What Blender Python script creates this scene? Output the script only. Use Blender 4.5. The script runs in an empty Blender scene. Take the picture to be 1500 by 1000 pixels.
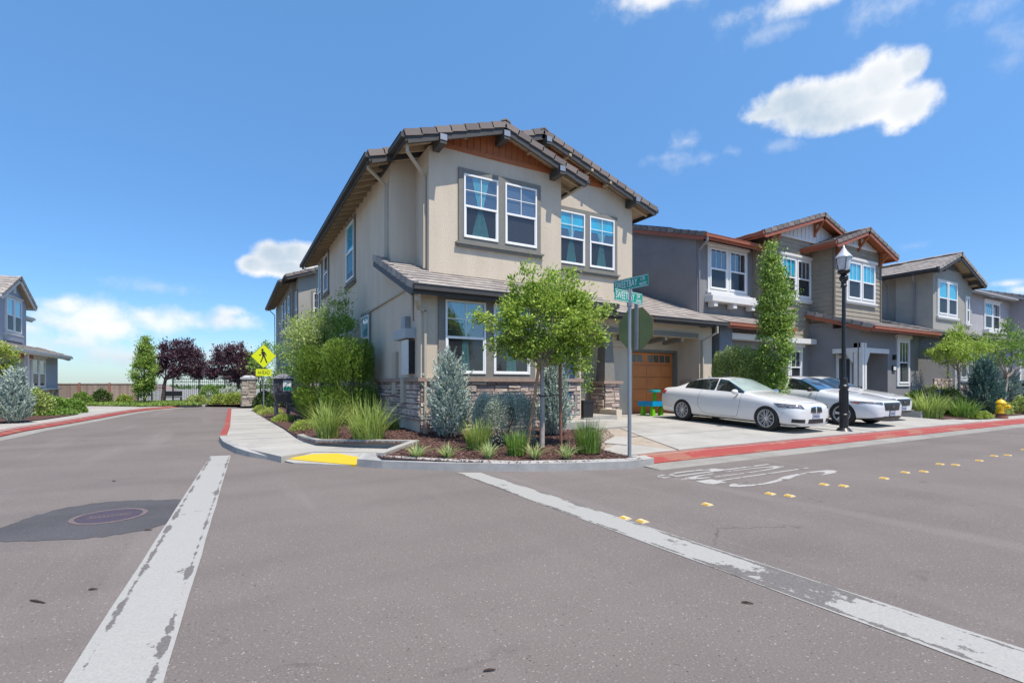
import bpy, bmesh, math, random
import numpy as np
from mathutils import Vector, Matrix
from mathutils.bvhtree import BVHTree
R = math.radians
sc = bpy.context.scene
COL = sc.collection
random.seed(7)

# ------------------------------------------------------------------ camera
H_CAM, FPX, HOR, YAW = 1.4, 725.0, 563.0, R(29.6)
cam_d = bpy.data.cameras.new('camera'); cam = bpy.data.objects.new('camera', cam_d); COL.objects.link(cam)
cam.location = (0, 0, H_CAM); cam.rotation_euler = (R(90), 0, -YAW)
cam_d.sensor_width = 36; cam_d.lens = 36*FPX/1500; cam_d.shift_y = (HOR-500)/1500
cam_d.clip_start = .05; cam_d.clip_end = 6000
sc.camera = cam
# ------------------------------------------------------------------ sun, exposure
SUN_AZ, SUN_EL = R(13), R(66)          # azimuth from -Y toward +X
sun_dir = Vector((math.sin(SUN_AZ)*math.cos(SUN_EL), -math.cos(SUN_AZ)*math.cos(SUN_EL), math.sin(SUN_EL)))
sd = bpy.data.lights.new('sun', 'SUN'); sd.energy = 4.4; sd.angle = R(.5); sd.color = (1, .925, .81)
so = bpy.data.objects.new('sun', sd); COL.objects.link(so); so.rotation_euler = (-sun_dir).to_track_quat('-Z', 'Y').to_euler()
sc.view_settings.view_transform = 'Standard'; sc.view_settings.look = 'None'
sc.view_settings.exposure = 0.48; sc.view_settings.gamma = 1
SKY_STR = .15
# ------------------------------------------------------------------ world: sky with clouds by direction
W = bpy.data.worlds.new('World'); sc.world = W; W.use_nodes = True
nt = W.node_tree; nt.nodes.clear(); N = nt.nodes.new; Lk = nt.links.new
wo = N('ShaderNodeOutputWorld'); bgs = N('ShaderNodeBackground'); bgs.inputs[1].default_value = SKY_STR
sky = N('ShaderNodeTexSky'); sky.sky_type = 'NISHITA'; sky.sun_disc = False
sky.sun_elevation = SUN_EL; sky.sun_rotation = math.atan2(sun_dir.x, sun_dir.y)
sky.air_density = 1.0; sky.dust_density = .3; sky.ozone_density = 1.6
def wm(op, a, b=None, c=None, clamp=False):
    n = N('ShaderNodeMath'); n.operation = op; n.use_clamp = clamp
    for i, v in enumerate((a, b, c)):
        if v is None: continue
        if isinstance(v, (int, float)): n.inputs[i].default_value = v
        else: Lk(v, n.inputs[i])
    return n.outputs[0]
tc = N('ShaderNodeTexCoord'); D = tc.outputs['Generated']
sx = N('ShaderNodeSeparateXYZ'); Lk(D, sx.inputs[0])
az = wm('ARCTAN2', sx.outputs[0], sx.outputs[1]); el = wm('ARCSINE', sx.outputs[2])
def noise(vec, scale, det=6, rough=.55):
    n = N('ShaderNodeTexNoise'); n.inputs['Scale'].default_value = scale; n.inputs['Detail'].default_value = det
    n.inputs['Roughness'].default_value = rough; Lk(vec, n.inputs['Vector']); return n
n1 = noise(D, 9, 9, .6).outputs[0]; n2 = noise(D, 26, 7, .6).outputs[0]
def blob(px, py, rx, ry):
    """an ellipse of cloud at a fixed compass bearing and height in the sky"""
    f = math.sqrt(FPX**2+(px-750)**2)
    a0 = YAW+math.atan2(px-750, FPX); e0 = math.atan2(HOR-py, f)
    ra = rx/FPX*math.cos(a0-YAW)**2; re = ry/f*math.cos(e0)**2
    da = wm('DIVIDE', wm('SUBTRACT', az, a0), ra); de = wm('DIVIDE', wm('SUBTRACT', el, e0), re)
    d = wm('SQRT', wm('ADD', wm('MULTIPLY', da, da), wm('MULTIPLY', de, de)))
    return wm('SUBTRACT', 1, d), de
def group(blobs):
    cur = None; dd = None
    for b in blobs:
        v, de = blob(*b)
        cur = v if cur is None else wm('SMOOTH_MAX', cur, v, .25)
    return cur
BIG = [(1165,150,90,36),(1200,165,110,34),(1235,140,80,42),(1290,118,66,50),(1335,95,34,32),(1250,165,120,30),(1330,155,55,42),(1130,165,50,18)]
LEFT = [(372,388,30,18),(402,375,40,26),(440,372,45,24),(420,392,65,18)]
SOFT = [(95,452,60,20),(140,462,75,26),(215,468,60,20),(280,474,60,20),(70,470,110,34),(150,480,120,36),(240,475,110,28),(330,470,70,22),(60,510,120,30),(95,445,60,20),(140,455,60,24),(215,462,50,16),(275,468,50,18),(335,458,36,13),(85,500,140,26),(40,480,90,30),(190,522,170,28),(340,512,90,20),(330,520,200,16),
        (1480,415,60,12),(1500,424,90,16),(1560,440,120,30),(960,-4,100,26),(1200,-12,150,30),(-300,400,400,90),(1900,380,300,60),(800,-200,300,60)]
WISP = [(960,4,120,28),(1180,4,170,34),(1290,14,110,40),(1450,5,100,32),(1495,50,65,48),(1475,95,36,34),(1140,45,80,20),(1005,208,40,20),(985,230,50,14),(1340,360,34,12),(1070,222,34,13),(1140,215,44,18),(1000,235,60,20),(230,420,80,14)]
gb = group(BIG+LEFT); gs = group(SOFT); gw = group(WISP)
hard = wm('ADD', wm('MULTIPLY', gb, 1.0), wm('ADD', wm('MULTIPLY', wm('SUBTRACT', n1, .5), .6), wm('MULTIPLY', wm('SUBTRACT', n2, .5), .9)))
def ramp(v, a, b):
    n = N('ShaderNodeMapRange'); n.interpolation_type = 'SMOOTHSTEP'; Lk(v, n.inputs[0])
    n.inputs[1].default_value = a; n.inputs[2].default_value = b; return n.outputs[0]
mh = ramp(hard, .0, .5)
soft = wm('ADD', gs, wm('ADD', wm('MULTIPLY', wm('SUBTRACT', n1, .5), 2.6), wm('MULTIPLY', wm('SUBTRACT', n2, .5), 1.0)))
ms = wm('MULTIPLY', ramp(soft, .05, 1.05), .9)
wisp = wm('MULTIPLY', ramp(wm('ADD', gw, wm('MULTIPLY', wm('SUBTRACT', n2, .5), 2.6)), .1, 1.7), .42)
mask = wm('MAXIMUM', wm('MAXIMUM', mh, ms), wisp)
lowhaze = wm('MULTIPLY', ramp(el, .10, .0), .25)
mask = wm('MAXIMUM', mask, lowhaze)
# cloud tone: bright tops, cooler bases
n3 = noise(D, 7, 6, .6).outputs[0]
tone = wm('ADD', wm('MULTIPLY', ramp(gb, .75, .1), .55), wm('MULTIPLY', ramp(n3, .35, .65), .6), clamp=True)
tone = wm('MULTIPLY', tone, ramp(el, .0, .09))
cm = N('ShaderNodeMix'); cm.data_type = 'RGBA'; Lk(tone, cm.inputs['Factor'])
cm.inputs[6].default_value = (2.5, 3.1, 3.75, 1); cm.inputs[7].default_value = (5.1, 5.1, 5.1, 1)
hs = N('ShaderNodeHueSaturation'); hs.inputs['Hue'].default_value = .495; hs.inputs['Saturation'].default_value = 1.24; hs.inputs['Value'].default_value = 1.42
Lk(sky.outputs[0], hs.inputs['Color'])
mx = N('ShaderNodeMix'); mx.data_type = 'RGBA'; Lk(mask, mx.inputs['Factor']); 
vm = N('ShaderNodeMix'); vm.data_type = 'RGBA'; vm.blend_type = 'MULTIPLY'; vm.inputs['Factor'].default_value = 1; Lk(hs.outputs[0], vm.inputs[6])
hr = N('ShaderNodeMix'); hr.data_type = 'RGBA'; Lk(ramp(el, .0, .75), hr.inputs['Factor']); hr.inputs[6].default_value = (.33,.43,.56,1); hr.inputs[7].default_value = (.95,.84,.82,1); Lk(hr.outputs[2], vm.inputs[7]); Lk(vm.outputs[2], mx.inputs[6]); Lk(cm.outputs[2], mx.inputs[7])
Lk(mx.outputs[2], bgs.inputs[0]); Lk(bgs.outputs[0], wo.inputs[0])

# ------------------------------------------------------------------ measuring helpers: a pixel of the photo seen on a known plane
_s, _c = math.sin(YAW), math.cos(YAW)
def _ray(x, y): t = (x-750)/FPX; return (_s+_c*t, _c-_s*t, (HOR-y)/FPX)
def PZ(x, y, z=0.): r = _ray(x, y); k = (z-H_CAM)/r[2]; return (r[0]*k, r[1]*k)
def PU(x, y, u): r = _ray(x, y); k = u/r[0]; return (r[1]*k, H_CAM+r[2]*k)      # -> v, z
def PV(x, y, v): r = _ray(x, y); k = v/r[1]; return (r[0]*k, H_CAM+r[2]*k)      # -> u, z

# ------------------------------------------------------------------ materials
MATS = {}
def mat(name, c1, c2=None, rough=.8, metal=0., nscale=6., bump=0., bscale=40., attr=False, spec=.5, coat=0., transl=0., detail=5., bdist=.01, extra=None):
    if name in MATS: return MATS[name]
    m = bpy.data.materials.new(name); m.use_nodes = True; t = m.node_tree; b = t.nodes['Principled BSDF']
    b.inputs['Roughness'].default_value = rough; b.inputs['Metallic'].default_value = metal
    b.inputs['Specular IOR Level'].default_value = spec
    b.inputs['Coat Weight'].default_value = coat; b.inputs['Coat Roughness'].default_value = .03
    b.inputs['Base Color'].default_value = (*c1, 1)
    co = t.nodes.new('ShaderNodeTexCoord')
    out = None
    if c2 is not None:
        mixn = t.nodes.new('ShaderNodeMix'); mixn.data_type = 'RGBA'
        mixn.inputs[6].default_value = (*c1, 1); mixn.inputs[7].default_value = (*c2, 1)
        if attr:
            a = t.nodes.new('ShaderNodeAttribute'); a.attribute_name = 'tone'; f = a.outputs['Fac']
        else:
            n = t.nodes.new('ShaderNodeTexNoise'); n.inputs['Scale'].default_value = nscale; n.inputs['Detail'].default_value = detail; n.inputs['Roughness'].default_value = .6
            t.links.new(co.outputs['Object'], n.inputs['Vector'])
            mr = t.nodes.new('ShaderNodeMapRange'); mr.inputs[1].default_value = .32; mr.inputs[2].default_value = .68
            t.links.new(n.outputs[0], mr.inputs[0]); f = mr.outputs[0]
        t.links.new(f, mixn.inputs['Factor']); t.links.new(mixn.outputs[2], b.inputs['Base Color']); out = mixn.outputs[2]
    if bump > 0:
        n2 = t.nodes.new('ShaderNodeTexNoise'); n2.inputs['Scale'].default_value = bscale; n2.inputs['Detail'].default_value = 4
        t.links.new(co.outputs['Object'], n2.inputs['Vector'])
        bp = t.nodes.new('ShaderNodeBump'); bp.inputs['Strength'].default_value = bump; bp.inputs['Distance'].default_value = bdist
        t.links.new(n2.outputs[0], bp.inputs['Height']); t.links.new(bp.outputs[0], b.inputs['Normal'])
    if transl > 0:
        tr = t.nodes.new('ShaderNodeBsdfTranslucent'); tr.inputs[0].default_value = (*(c2 or c1), 1)
        if out is not None: t.links.new(out, tr.inputs[0])
        ms_ = t.nodes.new('ShaderNodeMixShader'); ms_.inputs[0].default_value = transl
        t.links.new(b.outputs[0], ms_.inputs[1]); t.links.new(tr.outputs[0], ms_.inputs[2])
        t.links.new(ms_.outputs[0], t.nodes['Material Output'].inputs[0])
    MATS[name] = m
    return m
def surface(name, cols, fine, coarse, rough=.9, bump=.4, bdist=.004, fspeck=None):
    """ground surface: coarse blotches x fine grain"""
    m = bpy.data.materials.new(name); m.use_nodes = True; t = m.node_tree; b = t.nodes['Principled BSDF']; b.inputs['Roughness'].default_value = rough
    b.inputs['Specular IOR Level'].default_value = .25
    co = t.nodes.new('ShaderNodeTexCoord').outputs['Object']
    def nz(s, d=5, r=.6):
        n = t.nodes.new('ShaderNodeTexNoise'); n.inputs['Scale'].default_value = s; n.inputs['Detail'].default_value = d; n.inputs['Roughness'].default_value = r; t.links.new(co, n.inputs['Vector']); return n.outputs[0]
    def mr(v, a, b_, lo=0, hi=1):
        n = t.nodes.new('ShaderNodeMapRange'); t.links.new(v, n.inputs[0]); n.inputs[1].default_value = a; n.inputs[2].default_value = b_; n.inputs[3].default_value = lo; n.inputs[4].default_value = hi; return n.outputs[0]
    def mixc(f, a, b_, mode='MIX'):
        n = t.nodes.new('ShaderNodeMix'); n.data_type = 'RGBA'; n.blend_type = mode
        for sck, v in ((n.inputs['Factor'], f), (n.inputs[6], a), (n.inputs[7], b_)):
            if isinstance(v, (int, float)): sck.default_value = v
            elif isinstance(v, tuple): sck.default_value = (*v, 1)
            else: t.links.new(v, sck)
        return n.outputs[2]
    c = mixc(mr(nz(coarse, 6), .35, .65), cols[0], cols[1])
    c = mixc(mr(nz(coarse*.23, 4), .4, .62, 0, .5), c, cols[2])
    g = nz(fine, 3, .7)
    c = mixc(mr(g, .2, .8, 0, 1), mixc(.6, c, (.25, .25, .25), 'MULTIPLY'), mixc(.35, c, (1, 1, 1), 'SCREEN')) if fspeck is None else c
    if fspeck:
        c2 = mixc(mr(g, .58, .74), c, fspeck[1]); c = mixc(mr(g, .42, .26), c2, fspeck[0])
    t.links.new(c, b.inputs['Base Color'])
    bp = t.nodes.new('ShaderNodeBump'); bp.inputs['Strength'].default_value = bump; bp.inputs['Distance'].default_value = bdist
    t.links.new(g, bp.inputs['Height']); t.links.new(bp.outputs[0], b.inputs['Normal'])
    return m, t, b, c, mixc, mr, nz, co

ASPH, t, b, c, mixc, mr, nz, co = surface('asphalt', ((.165,.142,.130),(.136,.117,.107),(.188,.163,.149)), 75, .55, .9, .7, .005, ((.06,.054,.05),(.30,.27,.25)))
def vor(scale, feat, vec):
    n = t.nodes.new('ShaderNodeTexVoronoi'); n.feature = feat; n.inputs['Scale'].default_value = scale; t.links.new(vec, n.inputs['Vector']); return n
def mapped(sx_, sy_, rot=0):
    n = t.nodes.new('ShaderNodeMapping'); n.inputs['Scale'].default_value = (sx_, sy_, 1); n.inputs['Rotation'].default_value = (0, 0, rot); t.links.new(co, n.inputs[0]); return n.outputs[0]
def nzv(vec, s, d=4):
    n = t.nodes.new('ShaderNodeTexNoise'); n.inputs['Scale'].default_value = s; n.inputs['Detail'].default_value = d; t.links.new(vec, n.inputs['Vector']); return n.outputs[0]
def tm_(op, a, b_):
    n = t.nodes.new('ShaderNodeMath'); n.operation = op
    for i_, v_ in enumerate((a, b_)):
        if isinstance(v_, (int, float)): n.inputs[i_].default_value = v_
        else: t.links.new(v_, n.inputs[i_])
    return n.outputs[0]
v1 = vor(48, 'F1', co); c = mixc(tm_('MULTIPLY', mr(v1.outputs['Distance'], .30, .12), mr(nz(31, 2), .52, .6)), c, (.36,.32,.29))
v2 = vor(34, 'F1', co); c = mixc(tm_('MULTIPLY', mr(v2.outputs['Distance'], .26, .12), mr(nz(23, 2), .55, .62)), c, (.05,.045,.043))
c = mixc(mr(nzv(mapped(.06, .9), 1.2, 5), .5, .72, 0, .42), c, (.12,.106,.10))
c = mixc(mr(nzv(mapped(1.3, .10), 1.1, 5), .56, .75, 0, .3), c, (.28,.25,.235))
wv = t.nodes.new('ShaderNodeVectorMath'); wv.operation = 'ADD'; t.links.new(co, wv.inputs[0])
nn_ = t.nodes.new('ShaderNodeTexNoise'); nn_.inputs['Scale'].default_value = 1.3; nn_.inputs['Detail'].default_value = 6; t.links.new(co, nn_.inputs['Vector']); t.links.new(nn_.outputs['Color'], wv.inputs[1])
v3 = vor(.22, 'DISTANCE_TO_EDGE', wv.outputs[0]); c = mixc(tm_('MULTIPLY', mr(v3.outputs['Distance'], .0035, .0012), mr(nz(.5, 3), .54, .64, 0, .45)), c, (.035,.03,.03))
c = mixc(mr(nz(1.9, 3), .70, .76, 0, .5), c, (.075,.068,.066))
t.links.new(c, b.inputs['Base Color'])
CONC, *_r = surface('concrete', ((.37,.355,.325),(.28,.265,.24),(.41,.395,.36)), 55, 1.1, .85, .3, .003, ((.22,.21,.20),(.52,.50,.48)))
GUTM, *_r = surface('gutter_concrete', ((.27,.255,.23),(.20,.19,.17),(.31,.295,.27)), 50, 2.0, .9, .3, .003, ((.15,.145,.13),(.4,.385,.36)))
CURBM, *_r = surface('curb_concrete', ((.36,.35,.33),(.24,.235,.23),(.42,.41,.39)), 50, 3.0, .9, .3, .003, ((.2,.2,.19),(.45,.44,.42)))
DIRT, *_r = surface('dirt', ((.36,.30,.24),(.28,.23,.18),(.40,.35,.29)), 25, 4, .95, .8, .02, ((.16,.13,.1),(.5,.45,.38)))
FIELD, *_r = surface('field', ((.09,.075,.045),(.055,.06,.03),(.11,.095,.06)), 2, .05, .95, .3, .02)
LAWN, *_r = surface('lawn_soil', ((.09,.13,.035),(.06,.10,.03),(.12,.15,.04)), 30, 2, .95, .8, .02)
MULCH, *_r = surface('mulch', ((.105,.055,.045),(.07,.036,.03),(.13,.07,.055)), 40, 5, .95, 1., .03, ((.02,.012,.01),(.2,.12,.1)))
PATCH, *_r = surface('asphalt_patch', ((.078,.075,.08),(.062,.06,.064),(.095,.092,.098)), 95, 2, .9, .6, .004, ((.03,.03,.035),(.17,.17,.18)))
def paint_mat(name, col, under, wear, scale=1.6, stretch=(1,1,1), edge=None, thin=(.0,.0)):
    m = bpy.data.materials.new(name); m.use_nodes = True; t = m.node_tree; b = t.nodes['Principled BSDF']; b.inputs['Roughness'].default_value = .75
    co = t.nodes.new('ShaderNodeTexCoord'); mp = t.nodes.new('ShaderNodeMapping'); mp.inputs['Scale'].default_value = stretch; t.links.new(co.outputs['Object'], mp.inputs[0])
    n = t.nodes.new('ShaderNodeTexNoise'); n.inputs['Scale'].default_value = scale; n.inputs['Detail'].default_value = 9; n.inputs['Roughness'].default_value = .68; t.links.new(mp.outputs[0], n.inputs['Vector'])
    r = t.nodes.new('ShaderNodeMapRange'); r.inputs[1].default_value = wear; r.inputs[2].default_value = wear+.02; t.links.new(n.outputs[0], r.inputs[0])
    g = t.nodes.new('ShaderNodeTexNoise'); g.inputs['Scale'].default_value = 70; g.inputs['Detail'].default_value = 4; t.links.new(co.outputs['Object'], g.inputs['Vector'])
    def mx_(f, a, b_):
        k = t.nodes.new('ShaderNodeMix'); k.data_type = 'RGBA'; t.links.new(f, k.inputs['Factor'])
        for sck, v in ((k.inputs[6], a), (k.inputs[7], b_)):
            if isinstance(v, tuple): sck.default_value = (*v, 1)
            else: t.links.new(v, sck)
        return k.outputs[2]
    gr = t.nodes.new('ShaderNodeMapRange'); gr.inputs[1].default_value = .3; gr.inputs[2].default_value = .7; t.links.new(g.outputs[0], gr.inputs[0])
    c = mx_(gr.outputs[0], tuple(x*.82 for x in col), col)
    u = mx_(gr.outputs[0], tuple(x*.6 for x in under), under)
    t.links.new(mx_(r.outputs[0], c, u), b.inputs['Base Color'])
    bp = t.nodes.new('ShaderNodeBump'); bp.inputs['Strength'].default_value = .5; bp.inputs['Distance'].default_value = .003; t.links.new(g.outputs[0], bp.inputs['Height']); t.links.new(bp.outputs[0], b.inputs['Normal'])
    return m
def line_mat(name, x0, y0, slope, hw, bare=None):
    m = paint_mat(name, (.35,.34,.315), (.165,.15,.138), .585, 2.1, (1,1,1)); t = m.node_tree
    rn = [n for n in t.nodes if n.type == 'MAP_RANGE' and abs(n.inputs[1].default_value-.585) < 1e-4][0]; src = rn.inputs[0].links[0].from_socket
    co = t.nodes.new('ShaderNodeTexCoord'); sp = t.nodes.new('ShaderNodeSeparateXYZ'); t.links.new(co.outputs['Object'], sp.inputs[0])
    def M_(op, a, b_, clamp=False):
        n = t.nodes.new('ShaderNodeMath'); n.operation = op; n.use_clamp = clamp
        for i_, v_ in enumerate((a, b_)):
            if isinstance(v_, (int, float)): n.inputs[i_].default_value = v_
            else: t.links.new(v_, n.inputs[i_])
        return n.outputs[0]
    cx = M_('ADD', M_('MULTIPLY', M_('SUBTRACT', sp.outputs[1], y0), slope), x0); e = M_('DIVIDE', M_('ABSOLUTE', M_('SUBTRACT', sp.outputs[0], cx), 0), hw)
    bump_ = M_('MULTIPLY', M_('SUBTRACT', 1, M_('DIVIDE', M_('ABSOLUTE', M_('SUBTRACT', e, .78), 0), .18), True), .17)
    rim = M_('MULTIPLY', M_('GREATER_THAN', e, .91), -.09)
    v = M_('ADD', M_('ADD', src, bump_), rim)
    if bare:
        w = M_('SUBTRACT', 1, M_('DIVIDE', M_('ABSOLUTE', M_('SUBTRACT', sp.outputs[1], bare[0]), 0), bare[1]), True); w = M_('MULTIPLY', M_('MINIMUM', M_('MULTIPLY', w, 1.5), 1), .17); v = M_('ADD', v, w)
    v = M_('SUBTRACT', v, .035); t.links.new(v, rn.inputs[0]); src.node.inputs['Roughness'].default_value = .76; return m
LINE_R = line_mat('line_paint_right', 3.29, 7.2, -.0245, .21, (2.1,.75)); LINE_L = line_mat('line_paint_left', -.175, 11.3, .0365, .20)
STOPP = paint_mat('stencil_paint', (.40,.385,.36), (.19,.165,.15), .54, 3.2)
REDP = paint_mat('red_curb_paint', (.31,.048,.038), (.34,.13,.085), .53, 2.2, (.35,1,1))
YELP = paint_mat('yellow_paint', (.62,.42,.015), (.55,.42,.1), .66, 3)

STUC = mat('tan_stucco', (.58,.495,.39), (.51,.435,.34), .95, nscale=.9, bump=.9, bscale=42, bdist=.014)
_t = STUC.node_tree; _n = [n for n in _t.nodes if n.type == 'TEX_NOISE' and abs(n.inputs['Scale'].default_value-.9) < 1e-3][0]; _m = _t.nodes.new('ShaderNodeMapping'); _m.inputs['Scale'].default_value = (2.2,2.2,.45); _t.links.new(_n.inputs['Vector'].links[0].from_socket, _m.inputs[0]); _t.links.new(_m.outputs[0], _n.inputs['Vector'])
STUC_G = mat('grey_stucco', (.225,.22,.225), (.19,.187,.19), .95, nscale=1.2, bump=.6, bscale=30, bdist=.015)
STUC_H3 = mat('olive_stucco', (.34,.325,.29), (.29,.28,.25), .95, nscale=1.2, bump=.6, bscale=30, bdist=.015)
STUC_H4 = mat('mauve_stucco', (.38,.365,.385), (.33,.32,.335), .95, nscale=1.2, bump=.5, bscale=30, bdist=.015)
STUC_B = mat('blue_grey_stucco', (.40,.43,.49), (.36,.39,.45), .95, nscale=1.2, bump=.4, bscale=30, bdist=.015)
TRIMG = mat('grey_trim', (.20,.195,.172), (.17,.165,.148), .85, bump=.4, bscale=40, bdist=.01)
WHITE = mat('white_vinyl', (.78,.78,.78), rough=.4)
WTRIM = mat('white_trim', (.66,.65,.63), (.6,.59,.57), .7)
CREAM = mat('cream_metal', (.42,.37,.29), rough=.55)
FASC = mat('dark_fascia', (.052,.048,.046), (.04,.037,.036), .6)
FASR = mat('red_fascia', (.34,.105,.055), (.27,.085,.045), .6)
REDW = mat('red_brown_wood', (.38,.125,.045), (.30,.095,.035), .7, nscale=3)
TANW = mat('tan_wood', (.42,.33,.22), (.36,.28,.18), .8)
DKW = mat('dark_wood', (.07,.066,.06), (.05,.047,.043), .7)
DARKM = mat('deck_dark', (.06,.055,.05), rough=.9)
TILE = mat('roof_tile', (.24,.20,.18), (.15,.128,.12), .9, attr=True, bump=.5, bscale=40, bdist=.01)
TILE2 = mat('roof_tile_light', (.36,.32,.285), (.24,.21,.19), .9, attr=True, bump=.5, bscale=40, bdist=.01)
STONE = mat('ledge_stone', (.58,.47,.39), (.26,.195,.18), .9, attr=True, bump=1., bscale=22, bdist=.03)
GROUT = mat('grout', (.13,.105,.09), (.10,.08,.07), .95)
SIDING = mat('brown_siding', (.30,.262,.205), (.25,.218,.172), .8, nscale=2)
BATTEN = mat('white_batten', (.62,.61,.60), rough=.7)
GAR = mat('orange_brown_door', (.66,.22,.06), (.56,.18,.05), .5, nscale=2)
BLACK = mat('black_metal', (.012,.012,.014), rough=.35)
GREYM = mat('galvanised', (.33,.34,.36), (.28,.29,.31), .45, metal=.6)
GLASSD = mat('dark_interior', (.03,.033,.04), (.045,.048,.055), .9)
CYAN_SKY = mat('painted_sky_reflection', (.02,.60,.72), (.015,.52,.64), .35)  # cyan colour stands for sky reflected in the panes
TEAL = mat('teal_curtain', (.22,.62,.60), (.14,.48,.48), .9, nscale=8, transl=.3)
def glass(name, fac, tint=(1,1,1), dark=0.0):
    m = bpy.data.materials.new(name); m.use_nodes = True; t = m.node_tree; t.nodes.remove(t.nodes['Principled BSDF'])
    tr = t.nodes.new('ShaderNodeBsdfTransparent'); tr.inputs[0].default_value = (*tint, 1)
    gl = t.nodes.new('ShaderNodeBsdfGlossy'); gl.inputs['Roughness'].default_value = .015; gl.inputs[0].default_value = (1,1,1,1)
    lw = t.nodes.new('ShaderNodeLayerWeight'); lw.inputs[0].default_value = .5; fr = t.nodes.new('ShaderNodeMath'); fr.operation = 'POWER'; fr.inputs[1].default_value = 4; t.links.new(lw.outputs['Facing'], fr.inputs[0]); fq = t.nodes.new('ShaderNodeMath'); fq.operation = 'MULTIPLY'; fq.inputs[1].default_value = .35; t.links.new(fr.outputs[0], fq.inputs[0]); fr = fq
    ad = t.nodes.new('ShaderNodeMath'); ad.operation = 'ADD'; ad.inputs[1].default_value = fac; ad.use_clamp = True; t.links.new(fr.outputs[0], ad.inputs[0])
    mxs = t.nodes.new('ShaderNodeMixShader'); t.links.new(ad.outputs[0], mxs.inputs[0]); t.links.new(tr.outputs[0], mxs.inputs[1]); t.links.new(gl.outputs[0], mxs.inputs[2])
    last = mxs.outputs[0]
    if dark > 0:
        df = t.nodes.new('ShaderNodeBsdfDiffuse'); df.inputs[0].default_value = (.05,.052,.06,1)
        m2 = t.nodes.new('ShaderNodeMixShader'); m2.inputs[0].default_value = dark; t.links.new(last, m2.inputs[1]); t.links.new(df.outputs[0], m2.inputs[2]); last = m2.outputs[0]
    t.links.new(last, t.nodes['Material Output'].inputs[0]); MATS[name] = m; return m
PANE_U = glass('upper_glass', .20, (.80,.86,.92)); PANE_L = glass('screened_glass', .07, (.72,.74,.77), .3)
CARGL = glass('car_glass', .10, (.12,.14,.13)); LENS = glass('clear_lens', .12, (.9,.9,.92))

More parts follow.
